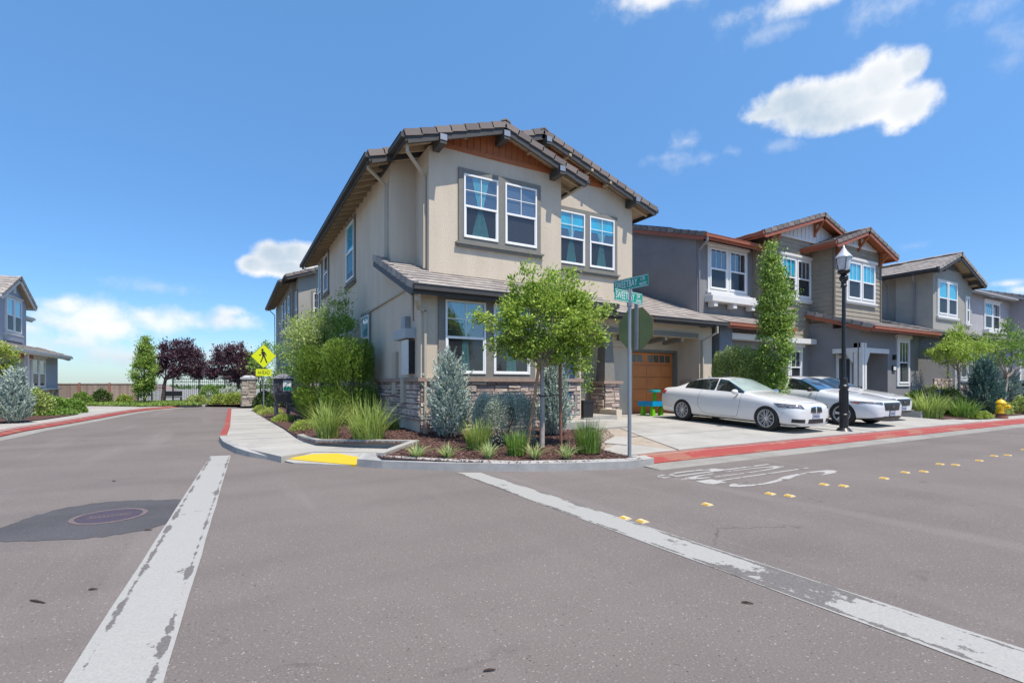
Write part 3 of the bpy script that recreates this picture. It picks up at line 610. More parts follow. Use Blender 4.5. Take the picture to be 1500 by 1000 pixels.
def stones(name, fr, L, z0, z1, parent, c=.05, openings=(), big=1.):
    mb = MB(); fr.box(mb, 0, L, z0, z1, 0, c*.5); mb.build('grout', GROUT, parent)
    mb = MB(); z = z0
    while z < z1-.03:
        hh = min(random.uniform(.07,.17)*big, z1-z); hh = z1-z if z1-z-hh < .05 else hh; a = 0.
        while a < L-.01:
            w = min(random.uniform(.14,.42)*big, L-a); w = L-a if L-a-w < .08 else w
            cc = c+random.uniform(-.018,.02); g = .006; j = lambda s=.007: random.uniform(-s, s)
            lo, hi = z+g, z+hh-g
            if random.random() < .35 and hh > .12:
                mdl = (lo+hi)/2+random.uniform(-.02,.02); parts = ((lo, mdl-g),(mdl+g, hi))
            else: parts = ((lo, hi),)
            for p0, p1 in parts:
                cc = c+random.uniform(-.018,.02)
                b = [fr.P(a+g+j(), p0+j(), c*.4), fr.P(a+w-g+j(), p0+j(), c*.4), fr.P(a+w-g+j(), p1+j(), c*.4), fr.P(a+g+j(), p1+j(), c*.4)]
                f = [fr.P(a+g+.012+j(), p0+.012+j(), cc+j()), fr.P(a+w-g-.012+j(), p0+.012+j(), cc+j()), fr.P(a+w-g-.012+j(), p1-.012+j(), cc+j()), fr.P(a+g+.012+j(), p1-.012+j(), cc+j())]
                tn = random.betavariate(.9, .9)
                mb.quadv(f, tn)
                for k in range(4): q = (k+1) % 4; mb.quadv([b[k], b[q], f[q], f[k]], tn)
            a += w
        z += hh
    return mb.build(name, STONE, parent)
def roof(house, O, e, n, segs, s, tm=None, deckm=None, rakeL=None, rakeR=None, gut=None, fas=None, tails=None, tailm=None, tilew=.30, name='roof', under=0.07, flat=False):
    """a tiled slope. O eave corner, e along the eave, n up the slope (flat), segs=[(x0,x1,run)], s rise/run"""
    O, e, n = Vector(O), Vector(e), Vector(n); tm = tm or TILE; cs = 1/math.sqrt(1+s*s); g = (n+Z*s)*cs; Nn = (Z-n*s)*cs
    L0 = min(q[0] for q in segs); L1_ = max(q[1] for q in segs)
    def rl(x):
        for a, b, r in segs:
            if a <= x < b: return r/cs
        return 0
    mb = MB(); c = 0; ex = .36
    mxr = max(q[2] for q in segs)/cs
    while c*ex < mxr-.05:
        x = L0-(random.random()*.0+(c % 2)*tilew/2)
        while x < L1_:
            a, b = max(x, L0), min(x+tilew, L1_); x += tilew
            if b-a < .03: continue
            r = rl((a+b)/2)
            if c*ex > r-.06: continue
            l = min(.42, r-c*ex); j = lambda k=.003: random.uniform(-k, k)
            p = O+e*(a+.003)+g*(c*ex-.04); w = e*(b-a-.006); lo = .026+j(); 
            mb.hexa([p+Nn*lo, p+w+Nn*(lo+j()), p+w+g*l+Nn*.0, p+g*l+Nn*.0, p+Nn*(lo+.026), p+w+Nn*(lo+.026), p+w+g*l+Nn*.026, p+g*l+Nn*.026], random.random())
        c += 1
    rf = mb.build(name, tm, house)
    mb = MB()
    for a, b, r in segs: mb.obox(O+e*a-Nn*under, e*(b-a), g*(r/cs), Nn*(under))
    mb.build('roof_deck', deckm or TANW, house)
    for side, R_, sg in (('L', rakeL, 1), ('R', rakeR, -1)):
        if not R_: continue
        x0 = L0 if sg == 1 else L1_
        r0, r1 = R_; mb = MB(); k = 0; l = (r1-r0)/cs; nn = max(1, round(l/.40)); st = l/nn
        for k in range(nn):
            p = O+e*(x0-sg*.035)+g*(r0/cs+k*st-.02); w = e*sg*.15
            j = random.uniform(-.004,.004)
            mb.hexa([p-Nn*(.10)+Nn*.02, p+w-Nn*.10+Nn*.02, p+w+g*(st+.03)-Nn*.105, p+g*(st+.03)-Nn*.105, p+Nn*(.085+j), p+w+Nn*(.085+j), p+w+g*(st+.03)+Nn*(.055+j), p+g*(st+.03)+Nn*(.055+j)], random.random())
        mb.build('rake_tile', tm, house)
        if fas:
            mb = MB(); p = O+e*(x0+sg*.0)+g*(r0/cs)-Nn*(.255); mb.obox(p, e*sg*.05, g*((r1-r0)/cs), Nn*.155); mb.build('fascia', fas, house)
    if gut:
        mb = MB(); p = O+e*L0-n*.11-Z*.115; mb.obox(p, e*(L1_-L0), n*.11, Z*.125); mb.obox(p-n*.012+Z*.105, e*(L1_-L0), n*.012, Z*.02); mb.build('gutter', gut, house)
        mb = MB(); mb.obox(O+e*L0-Z*.20+n*.001, e*(L1_-L0), n*.04, Z*.19); mb.build('eave_board', gut, house)
    if tails:
        d0, dx, ln = tails; x = L0+d0
        while x < L1_-.05:
            r = rl(x)
            if r: mb = MB(); mb.obox(O+e*x+g*.05-Nn*(under+.13), e*.07, g*min(ln, r), Nn*.129); mb.build('rafter_tail', tailm or TANW, house)
            x += dx
    return rf
def gable_boards(house, fr, zb, hw_fun, a0, a1, m, c0=.0, c1=.02, step=.2, trimm=None, name='gable_siding', trimh=.11):
    """board and batten triangle; hw_fun(a)=top height"""
    mb = MB(); n = 40; top = [(a0+(a1-a0)*k/n) for k in range(n+1)]
    poly = [fr.P(a0, zb, c0), fr.P(a1, zb, c0)]+[fr.P(a, max(zb+.001, hw_fun(a)), c0) for a in top[::-1]]
    mb.prism(poly, fr.n*(c1-c0))
    a = a0+step/2
    while a < a1-.03:
        t = hw_fun(a)
        if t-zb > .06: fr.box(mb, a-.022, a+.022, zb, t-.01, c1, c1+.022)
        a += step
    mb.build(name, m, house)
    if trimm: mb = MB(); fr.box(mb, a0, a1, zb-trimh, zb, c0, c1+.03); mb.build('gable_trim', trimm, house)
def downspout(house, pts, m, w=.075, name='downspout'):
    mb = MB()
    for a, b in zip(pts, pts[1:]):
        a, b = Vector(a), Vector(b); d = (b-a).normalized(); up = (0,0,1) if abs(d.z) < .9 else (1,0,0)
        mb.beam(a-d*.01, b+d*.02, w, w*.75, up)
    return mb.build(name, m, house)
def prism_wall(mb, prof, axis, lo, hi, tone=.5):
    """prof: [(h, z)] closed profile; axis 'v': profile in u,z extruded along v; axis 'u': profile in v,z extruded along u"""
    if axis == 'v': mb.prism([(p[0], lo, p[1]) for p in prof], (0, hi-lo, 0), tone)
    else: mb.prism([(lo, p[0], p[1]) for p in prof], (hi-lo, 0, 0), tone)

# ------------------------------------------------------------------ the tan corner house
US = 3.82
h1 = root('house', (8.3, 13.0, .2), 'tan stucco two storey corner house with stone base and red brown gable boards', 'house')
mb = MB()
prism_wall(mb, [(US,.0),(12.7,.0),(12.7,7.94),(8.6,9.31),(US,7.58)], 'v', 13.5, 26.3)
prism_wall(mb, [(11,.0),(13.499,.0),(13.499,4.60),(12.4,4.22),(11,3.66)], 'u', US+.001, 8.45)
prism_wall(mb, [(4.53,4.0),(8.77,4.0),(8.77,7.68),(6.575,8.42),(4.53,7.68)], 'v', 12.4, 13.499)
mb.box(8.451,10.3,13.2,13.499,.0,3.6)
mb.box(12.701,16.0,14.0,26,.0,4.0)        # garage body
mb.box(10.3,12.7,13.35,13.499,2.75,3.9)
mb.box(15.25,15.95,12.65,13.999,.0,3.55)  # right pier wall
mb.box(8.46,15.249,12.62,12.86,3.12,3.62)  # porch header
mb.build('wall', STUC, h1)
# small gap wall between header and roof on the right
mb = MB(); mb.box(15.96,16.18,12.9,13.5,.0,3.9); mb.build('wall', STUC, h1)
fr1 = Fr((US,11,0), FRONT); frs = Fr((US,0,0), LSIDE); frb = Fr((4.53,12.4,0), FRONT); frm = Fr((8.77,13.5,0), FRONT)
# roofs
roof(h1, (3.50,10.6,3.62), (1,0,0), (0,1,0), [(0,.31,3.45),(.31,1.02,2.9),(1.02,5.9,1.8)], .397, rakeL=(0,3.45), gut=FASC, fas=FASC, tm=TILE2)
roof(h1, (9.40,12.15,3.70), (1,0,0), (0,1,0), [(0,3.3,1.35),(3.3,6.78,5.2)], .397, gut=FASC, tm=TILE2)
roof(h1, (3.15,13.1,7.45), (0,1,0), (1,0,0), [(0,14.1,5.45)], .36, rakeL=(0,5.45), gut=FASC, fas=FASC, tails=(.35,.56,.7))
roof(h1, (13.5,13.1,7.78), (0,1,0), (-1,0,0), [(0,14.1,4.9)], .333, rakeL=(0,4.9), gut=FASC, fas=FASC, tails=(.35,.8,.8))
roof(h1, (3.75,11.93,7.62), (0,1,0), (1,0,0), [(0,2.9,2.82)], .336, rakeL=(0,2.82), gut=FASC, fas=FASC, tails=(.25,.5,.7))
roof(h1, (9.40,11.93,7.62), (0,1,0), (-1,0,0), [(0,2.9,2.82)], .336, rakeL=(0,2.82), gut=FASC, fas=FASC, tails=(.25,.5,.7))
def ridge(house, x, y0, y1, z, axis='v', m=None, name='ridge_tile'):
    mb = MB(); n = max(1, round((y1-y0)/.4)); st = (y1-y0)/n
    for k in range(n):
        a = y0+k*st; q = [(-.14,-.045),(0,.02),(.14,-.045),(.14,-.005),(0,.06),(-.14,-.005)]; dz = .012
        if axis == 'v': mb.prism([(x+u_, a, z+w_+dz*(k % 2)) for u_, w_ in q], (0, st+.02, 0))
        else: mb.prism([(a, x+u_, z+w_+dz*(k % 2)) for u_, w_ in q], (st+.02, 0, 0))
    mb.build(name, m or TILE, house)
ridge(h1, 8.6, 13.05, 27.2, 9.45); ridge(h1, 6.575, 11.88, 14.6, 8.64)
# gable boards and outlookers
gable_boards(h1, Fr((0,12.4,0), FRONT), 7.84, lambda a: 8.50-.336*abs(a-6.575), 4.75, 8.40, REDW, trimm=REDW)
gable_boards(h1, Fr((0,13.5,0), FRONT), 8.36, lambda a: 9.30-.333*abs(a-8.6), 6.0, 11.4, REDW, trimm=REDW)
for u, v0, z in ((4.72,12.4,7.72),(6.575,12.4,8.28),(8.43,12.4,7.72),(8.7,13.5,9.12),(12.45,13.5,7.92)):
    mb = MB(); mb.box(u-.09,u+.09,v0-.56,v0-.001,z-.17,z+.06); o = mb.build('corbel', DKW, h1)
    mb = MB(); mb.box(u-.092,u+.092,v0-.575,v0-.561,z-.09,z+.065); mb.build('pale_end_face', GREYM, o)
for u, z, v0 in ((5.55,8.10,12.4),(7.55,8.13,12.4),(9.6,8.84,13.5),(10.5,8.54,13.5),(11.3,8.28,13.5)):
    mb = MB(); mb.box(u-.045,u+.045,v0-.46,v0-.001,z-.02,z+.06); mb.build('outlooker', TANW, h1)
# upper windows
wy = 5.41
TR = .15
trim(h1, Fr((5.51,12.4,wy), FRONT), [(0,1.05),(1.28,1.06)], 1.73, TR, .05, TRIMG, sill=.05)
window(h1, Fr((5.51,12.4,wy), FRONT), 1.05, 1.73, cur=dict(top=.55, knot=.46, kw=.12, bot=.55))
window(h1, Fr((6.79,12.4,wy), FRONT), 1.06, 1.73, blinds=True)
g2 = PV(826,307,13.5)[0]
trim(h1, Fr((9.42,13.5,5.43), FRONT), [(0,1.07),(1.28,1.1)], 1.75, TR, .05, TRIMG, sill=.05)
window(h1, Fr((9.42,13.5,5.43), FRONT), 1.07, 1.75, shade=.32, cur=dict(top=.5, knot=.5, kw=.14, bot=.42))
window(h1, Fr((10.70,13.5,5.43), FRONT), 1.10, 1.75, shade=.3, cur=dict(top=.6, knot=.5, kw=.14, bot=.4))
# lower window pair
trim(h1, Fr((4.41,11,1.66), FRONT), [(0,1.06),(1.28,1.06)], 1.75, .17, .05, TRIMG)
window(h1, Fr((4.41,11,1.66), FRONT), 1.06, 1.75, cur=dict(top=.78, knot=.55, kw=.13, bot=.24))
window(h1, Fr((5.69,11,1.66), FRONT), 1.06, 1.75, cur=dict(top=.4, knot=.6, kw=.2, bot=.3))
# side windows (wall facing the left street)
def sidewin(v0, v1, z0, z1, **k):
    f = Fr((US, v1, z0), LSIDE); w = v1-v0
    trim(h1, f, [(0,w)], z1-z0, .13, .05, TRIMG, sill=.04); window(h1, f, w, z1-z0, kind='plain', **k)
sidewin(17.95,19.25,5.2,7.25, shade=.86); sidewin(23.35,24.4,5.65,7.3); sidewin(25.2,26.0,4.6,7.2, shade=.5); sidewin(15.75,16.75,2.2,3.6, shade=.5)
# stone wainscot
stones('stone_veneer', Fr((US-.02,11,0), FRONT), 4.60, .28, 1.47, h1, big=1.2)
stones('stone_veneer', Fr((US,14.85,0), LSIDE), 3.87, .56, 1.47, h1)
mb = MB(); mb.box(US-.1,8.46,10.89,10.999,1.47,1.56); mb.box(US-.1,US-.001,11.0,14.9,1.47,1.56); mb.build('stone_cap', mat('cap_stone', (.33,.24,.19), (.25,.18,.15), .9, bump=.5, bscale=20), h1)
# entry door
mb = MB(); fd = Fr((7.32,11,.45), FRONT); fd.box(mb,0,.10,0,2.2,0,.05); fd.box(mb,.88,.98,0,2.2,0,.05); fd.box(mb,.1,.88,2.1,2.2,0,.05); mb.build('door_frame', TRIMG, h1)
mb = MB(); fd.box(mb,.1,.88,0,2.1,0,.03)
for b0, b1 in ((.15,.75),(.9,1.9)):
    fd.box(mb,.2,.46,b0,b1,.03,.042); fd.box(mb,.52,.78,b0,b1,.03,.042)
dr = mb.build('door', mat('navy_door', (.02,.05,.10), rough=.4), h1)
mb = MB(); mb.lathe([(.02,0),(.03,-.03),(.03,-.06),(.0,-.07)], (7.50,10.97,1.42), 'y', 10); mb.build('handle', GREYM, dr)
mb = MB(); mb.box(7.2,8.4,10.2,10.995,.2,.44); mb.build('porch_step', CONC, h1)
# garage door
gd0, gd1, gz1 = 10.75, 15.15, 2.62
fg = Fr((gd0,14.0,.31), FRONT); wG = gd1-gd0
mb = MB(); mb.box(10.3,gd0-.1,13.7,13.999,.0,3.4); mb.box(gd1+.1,15.249,13.7,13.999,.0,3.4); mb.box(gd0-.1,gd1+.1,13.7,13.999,gz1+.1,3.4); mb.box(10.2,10.299,13.5,14.0,0,3.5); mb.build('wall', STUC, h1)
mb = MB()
fgo = Fr((gd0,13.9,.31), FRONT)
for k in range(5):
    b0 = k*(gz1-.31)/5; b1 = b0+(gz1-.31)/5-.012; fgo.box(mb, 0, wG, b0, b1, 0, .04)
    if k < 4:
        for j in range(6): a = wG*j/6+.09; fgo.box(mb, a, a+wG/6-.18, b0+.07, b1-.06, .04, .052)
mb2 = MB(); fgo.box(mb2, 0, wG, 0, gz1-.31, -.02, 0)
gdo = mb.build('garage_door', GAR, h1); mb2.build('door_seam', DKW, gdo)
for gidx in range(3):
    a = wG/3*gidx+.12; ww = wG/3-.24; b0 = 4*(gz1-.31)/5+.09
    mb = MB()
    for k in range(4): fgo.box(mb, a+ww*k/4+.03, a+ww*(k+1)/4-.03, b0, b0+.27, .041, .05)
    mb.build('garage_window', mat('garage_glass', (.10,.10,.08), rough=.15), gdo)
mb = MB(); mb.box(gd0-.1,gd0,13.69,13.9,.3,gz1+.1); mb.box(gd1,gd1+.1,13.69,13.9,.3,gz1+.1); mb.box(gd0,gd1,13.69,13.9,gz1,gz1+.1); mb.build('garage_trim', TRIMG, h1)
mb = MB(); mb.box(9.0,15.1,12.555,12.619,3.13,3.28); mb.build('header_trim', TRIMG, h1)
for u in (11.04,11.9,12.78,13.65,14.5):
    mb = MB(); mb.prism([(u-.06,12.78,3.0),(u-.06,13.69,2.92),(u-.06,13.69,3.08),(u-.06,12.78,3.16)], (.12,0,0)); o = mb.build('trellis_beam', TRIMG, h1)
    mb = MB(); mb.box(u-.062,u+.062,12.765,12.781,3.0,3.16); mb.build('pale_end_face', mat('sunlit_beam_end', (.38,.35,.31), rough=.8), o)  # paler colour stands for sun catching the beam's end face
mb = MB(); mb.box(8.46,15.24,12.87,13.69,3.30,3.36); mb.build('porch_ceiling', STUC, h1)
mb = MB(); mb.box(15.17,15.249,13.0,13.5,.95,1.55); mb.build('access_panel', mat('panel_tan', (.33,.28,.22), rough=.6), h1)
# tapered porch column on stone pier
cu0, cu1, cv0, cv1 = 10.6, 11.22, 12.55, 13.2
stones('stone_pier', Fr((cu0,cv0,0), FRONT), cu1-cu0, .3, 1.42, h1, .04); stones('stone_pier', Fr((cu0,cv1,0), LSIDE), cv1-cv0, .3, 1.42, h1, .04)
mb = MB(); mb.box(cu0-.001,cu1,cv0+.001,cv1,.2,1.42); mb.build('pier_core', GROUT, h1)
mb = MB(); mb.box(cu0-.1,cu1+.1,cv0-.1,cv1+.06,1.42,1.52); mb.build('pier_cap', mat('cap_stone', (.33,.24,.19)), h1)
mb = MB(); a, b, c, d = cu0+.1, cu1-.08, cv0+.1, cv1-.08; i = .07
mb.hexa([(a,c,1.52),(b,c,1.52),(b,d,1.52),(a,d,1.52),(a+i,c+i,3.12),(b-i,c+i,3.12),(b-i,d-i,3.12),(a+i,d-i,3.12)]); mb.build('porch_column', TRIMG, h1)
mb = MB(); mb.box(10.36,10.58,11.7,12.5,.2,.62); mb.build('low_wall', STUC, h1)
# downspouts, vents, conduit
downspout(h1, [(3.2,13.45,7.42),(3.2,13.45,7.2),(3.74,13.75,6.95),(3.74,13.75,4.95)], CREAM)
downspout(h1, [(3.85,12.1,7.45),(3.85,12.1,7.25),(4.46,12.6,6.95),(4.46,12.6,4.5)], CREAM)
downspout(h1, [(3.62,10.72,3.5),(3.62,10.72,3.3),(3.74,10.93,3.15),(3.9,10.93,3.1),(3.9,10.93,.45)], CREAM)
mb = MB(); mb.tube([(3.9,10.9,.5),(3.9,10.9,.22)], .07, 12); mb.build('drain_boot', mat('terracotta_pipe', (.38,.24,.17), rough=.8), h1)
downspout(h1, [(15.55,12.1,3.55),(15.55,12.1,3.3),(15.35,12.58,3.05),(15.35,12.58,.3)], CREAM)
downspout(h1, [(9.35,12.0,7.45),(9.0,12.9,7.2),(8.9,13.4,7.1),(8.9,13.4,4.7)], CREAM)
downspout(h1, [(3.2,27.0,7.4),(3.2,27.0,7.25),(3.72,26.25,7.0),(3.72,26.25,.4)], CREAM)
def S(px, py, c=0.): v, z = PU(px, py, US); return (US-c, v, z)
mb = MB(); mb.tube([S(606,470,.03), S(606,424,.03), S(600,422,.03), S(535,461,.03), S(531,466,.03), S(530,600,.03)], .028, 8); mb.build('conduit', CREAM, h1)
mb = MB(); mb.box(3.66,US-.001,11.42,11.84,1.66,2.45); mb.build('meter_cabinet', BLACK, h1)
mb = MB(); mb.box(3.63,3.659,11.40,11.86,1.64,2.47); mb.box(3.655,3.70,11.865,11.90,1.64,2.47); mb.build('cabinet_door', mat('white_enamel', (.62,.62,.62), rough=.35), h1)
mb = MB(); mb.box(3.56,US-.001,11.34,12.35,2.50,2.73); mb.build('cabinet_hood', mat('grey_hood', (.34,.37,.38), rough=.6), h1)
mb = MB(); mb.box(3.68,US-.001,11.75,12.05,2.735,3.06); mb.build('junction_box', GREYM, h1)
mb = MB(); mb.box(3.74,US-.001,12.75,13.1,1.15,2.25); mb.build('conduit_cover', CREAM, h1)
mb = MB(); mb.box(3.70,US-.001,11.95,12.2,.95,1.55); mb.build('conduit_cover', CREAM, h1)
mb = MB(); mb.box(3.77,US-.001,12.1,12.3,1.7,2.4); mb.build('red_breaker_panel', mat('red_panel', (.35,.10,.08), rough=.6), h1)
# gas meter by the side wall
gm = root('gas_meter', (3.5,15.6,.25), 'grey gas meter with pipes against the tan side wall behind the grasses', 'gas meter')
mb = MB(); mb.box(3.42,3.66,15.45,15.75,.75,1.15); mb.lathe([(.13,0),(.13,.12)], (3.36,15.6,.95), 'x', 18); mb.build('meter_body', GREYM, gm)
mb = MB(); mb.tube([(3.7,15.9,.25),(3.7,15.9,1.0),(3.6,15.75,1.05)], .025, 8); mb.tube([(3.7,15.3,1.7),(3.7,15.3,1.0),(3.6,15.45,1.0)], .025, 8); mb.build('pipe', GREYM, gm)
mb = MB(); mb.lathe([(.11,-.04),(.14,0),(.11,.04)], (3.5,15.92,1.15), 'x', 16); mb.build('regulator', GREYM, gm)

# ------------------------------------------------------------------ brown and grey neighbour
h2 = root('house', (22,13.5,.2), 'grey stucco and brown sided house with red fascia and white gables behind parked cars', 'house')
mb = MB()
prism_wall(mb, [(13.6,4.0),(18.6,4.0),(18.6,8.95),(13.6,7.22)], 'u', 16.2, 19.839)
mb.box(22.9,28.1,11.9,13.0,.0,4.15); prism_wall(mb, [(22.9,0.),(22.9,3.9),(22.9,3.9)], 'v', 11, 11.01) if False else None
mb.box(25.2,28.1,10.8,11.899,.0,3.84); mb.box(19.7,22.9,12.95,14.5,.0,4.0); mb.box(16.2,17.0,13.1,14.5,.0,4.0); mb.box(17.001,19.7,13.1,13.5,2.9,4.0)
mb.box(22.9,25.199,10.8,11.899,2.95,3.84)
mb.box(17.0,22,16,16.3,0,4)
mb.build('wall', STUC_G, h2)
# brown siding volumes
def lap(name, fr, L, z0, z1fun, m=SIDING, step=.2, parent=None, skip=None):
    mb = MB(); z = z0; top = max(z1fun(0), z1fun(L), z1fun(L/2))
    fr.box(mb, 0, L, z0, min(z1fun(0), z1fun(L))-.1, 0, .006)
    while z < top:
        k = 1 if abs(z1fun(0)-z1fun(L)) < .01 and abs(z1fun(L/2)-z1fun(0)) < .01 else 16
        xs = [L*i/k for i in range(k+1)]; ok = [x for x in xs if z1fun(x) > z+.02]
        if ok:
            a, b = min(ok), max(ok)
            if b > a: zz = min(z+step, top); mb.hexa([fr.P(a,z,.0),fr.P(a,z,.034),fr.P(b,z,.034),fr.P(b,z,.0),fr.P(a,zz,.0),fr.P(a,zz,.012),fr.P(b,zz,.012),fr.P(b,zz,.0)])
        z += step
    return mb.build(name, m, parent)
mb = MB(); prism_wall(mb, [(19.84,4.0),(27.3,4.0),(27.3,7.6),(23.2,8.88),(19.84,7.72)], 'v', 12.94, 20); prism_wall(mb, [(23.0,4.0),(27.03,4.0),(27.03,7.55),(24.97,8.22),(23.0,7.55)], 'v', 11.9, 12.939)
mb.build('wall', SIDING, h2)
lap('lap_siding', Fr((19.84,12.94,0), FRONT), 3.2, 3.45, lambda x: 7.9, parent=h2)
lap('lap_siding', Fr((19.84,13.6,0), LSIDE), .66, 4.1, lambda x: 7.7, parent=h2)
lap('lap_siding', Fr((23.0,11.9,0), FRONT), 4.03, 4.3, lambda x: 7.8, parent=h2)
lap('lap_siding', Fr((23.0,12.94,0), LSIDE), 1.04, 4.3, lambda x: 7.5, parent=h2)
for q_ in ((19.76,19.86,12.86,12.96,4.1,7.7),(22.93,23.03,11.84,11.93,4.3,7.6),(26.95,27.05,11.84,11.93,4.3,7.6)): mb = MB(); mb.box(*q_); mb.build('corner_board', mat('brown_board', (.15,.13,.105), rough=.7), h2)
fR = dict(fas=FASR, gut=FASR, deckm=REDW)
roof(h2, (16.02,13.05,7.28), (1,0,0), (0,1,0), [(0,4.6,5.6)], .34, rakeL=(0,5.6), fas=FASR, gut=FASR, deckm=REDW)
roof(h2, (18.85,12.4,7.62), (0,1,0), (1,0,0), [(0,8,4.35)], .33, rakeL=(0,4.35), tails=(.2,.8,.6), tailm=REDW, **fR)
roof(h2, (27.55,12.4,7.62), (0,1,0), (-1,0,0), [(0,8,4.35)], .33, rakeL=(0,4.35), **fR)
roof(h2, (22.3,11.4,7.46), (0,1,0), (1,0,0), [(0,1.6,2.66)], .35, rakeL=(0,2.66), tails=(.2,.6,.5), tailm=REDW, **fR)
roof(h2, (27.62,11.4,7.46), (0,1,0), (-1,0,0), [(0,1.6,2.66)], .35, rakeL=(0,2.66), **fR)
ridge(h2, 23.2, 12.35, 20, 9.08); ridge(h2, 24.96, 11.35, 13, 8.42)
gable_boards(h2, Fr((0,12.94,0), FRONT), 7.95, lambda a: 8.93-.33*abs(a-23.2), 20.3, 26.1, BATTEN, c0=.04, c1=.06, step=.3, trimm=BATTEN)
gable_boards(h2, Fr((0,11.9,0), FRONT), 7.72, lambda a: 8.26-.35*abs(a-24.96), 23.45, 26.5, BATTEN, c0=.04, c1=.06, step=.3, trimm=BATTEN)
for u, v0, z in ((20.0,12.9,7.75),(23.2,12.9,8.75),(23.15,11.87,7.62),(24.96,11.87,8.12),(26.9,11.87,7.62)):
    mb = MB(); mb.box(u-.06,u+.06,v0-.45,v0-.04,z-.06,z+.06); mb.box(u-.06,u+.06,v0-.1,v0-.01,z-.62,z-.06); mb.beam((u,v0-.42,z-.06),(u,v0-.06,z-.5),.08,.09,(1,0,0)); mb.build('gable_bracket', REDW, h2)
# solar panels
sp = MB(); 
for k in range(4):
    x0 = 16.5+k*1.05; y0 = 15.2
    sp.hexa([(x0,y0,7.28+.34*2.15+.13),(x0+1.0,y0,7.28+.34*2.15+.13),(x0+1.0,y0+3.2,7.28+.34*5.35+.13),(x0,y0+3.2,7.28+.34*5.35+.13)]+[(x0,y0,7.28+.34*2.15+.17),(x0+1.0,y0,7.28+.34*2.15+.17),(x0+1.0,y0+3.2,7.28+.34*5.35+.17),(x0,y0+3.2,7.28+.34*5.35+.17)])
sp.build('solar_panel', mat('solar_black', (.015,.018,.03), rough=.15), h2)
# windows
def wpair(house, O, e, w, h, gap=.1, t=.12, m=WTRIM, shade=(None,None), sill=.06, head=.1, kind='vert'):
    f = Fr(O, e); trim(house, f, [(0,w),(w+gap,w)], h, t, .05, m, sill=sill, head=head)
    for k in (0,1): window(house, Fr(f.P(k*(w+gap),0,0), e), w, h, kind=kind, shade=shade[k])
wpair(h2, (16.98,13.6,5.32), FRONT, 1.05, 1.66, .18)
mb = MB(); mb.box(16.7,19.62,13.2,13.599,4.75,4.98); [mb.box(u,u+.22,13.25,13.55,4.55,4.75) for u in (16.85,18.05,19.25)]; mb.box(16.75,19.58,13.3,13.598,4.98,5.10); mb.build('window_box', WTRIM, h2)
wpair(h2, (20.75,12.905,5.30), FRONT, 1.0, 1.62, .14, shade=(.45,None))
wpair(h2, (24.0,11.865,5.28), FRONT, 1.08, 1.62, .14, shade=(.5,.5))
downspout(h2, [(16.1,12.98,7.15),(16.1,12.98,7.0),(16.26,13.5,6.75),(16.26,13.5,4.25)], mat('grey_pipe', (.20,.20,.215), rough=.6))
# pent roofs
roof(h2, (16.2,12.15,3.74), (1,0,0), (0,1,0), [(0,3.67,1.5),(3.67,4.32,.7)], .36, gut=FASR, tm=TILE2, deckm=TANW)
roof(h2, (22.55,10.2,3.78), (1,0,0), (0,1,0), [(0,.45,3.0),(.45,6.05,1.75)], .33, rakeL=(0,3.0), gut=FASR, fas=FASR, tm=TILE2, deckm=TANW)
# garage portal with white header, small window, porch posts
mb = MB(); mb.box(16.35,22.85,12.55,12.93,3.20,3.42); mb.build('header_beam', WTRIM, h2)
mb = MB(); mb.box(16.2,16.95,12.5,13.099,.2,3.6); mb.build('garage_pier', mat('slate_pier', (.16,.18,.21), (.14,.16,.19), .9, bump=.3), h2)
mb = MB(); fgz = Fr((17.2,14.9,.3), FRONT); fgz.box(mb,0,2.4,0,2.3,0,.05); mb.build('garage_door', mat('taupe_door', (.26,.24,.22), rough=.6), h2)
f = Fr((21.45,12.95,1.45), FRONT); trim(h2, f, [(0,.78)], 1.45, .16, .05, WTRIM, head=.14); window(h2, f, .78, 1.45, kind='vert', vbars=1)
f = Fr((26.1,10.8,1.45), FRONT); trim(h2, f, [(0,.95)], 1.9, .13, .05, WTRIM, head=.16); window(h2, f, .95, 1.9, kind='vert')
mb = MB()
for dx, dy in ((.0,.0),(.2,.0),(.0,.2)): mb.box(22.9+dx,23.04+dx,10.72+dy,10.86+dy,.3,3.15)
mb.box(22.86,25.2,10.74,10.84,2.75,2.95); mb.box(22.88,23.0,10.9,11.9,2.75,2.95)
mb.prism([(23.25,10.76,2.75),(23.6,10.76,2.75),(23.25,10.76,2.15)], (0,.08,0)); mb.prism([(22.92,11.1,2.75),(22.92,11.4,2.75),(22.92,11.1,2.3)], (.08,0,0)); mb.build('porch_post', WTRIM, h2)
mb = MB(); mb.box(23.15,23.27,11.83,11.898,.4,2.75); mb.box(24.2,24.32,11.83,11.898,.4,2.75); mb.box(23.27,24.2,11.83,11.898,2.55,2.7); mb.build('door_frame', WTRIM, h2)
mb = MB(); mb.box(23.27,24.2,11.85,11.898,.4,2.55); mb.build('door', mat('dark_blue_door', (.03,.035,.05), rough=.4), h2)
mb = MB(); mb.box(25.55,25.85,10.74,10.80,2.0,2.25); o = mb.build('number_plaque', BLACK, h2); mb = MB(); mb.box(25.58,25.82,10.73,10.739,2.04,2.21); mb.build('plaque_face', WTRIM, o)
mb = MB(); mb.box(25.62,25.72,10.68,10.80,2.5,2.72); mb.build('porch_light', BLACK, h2)

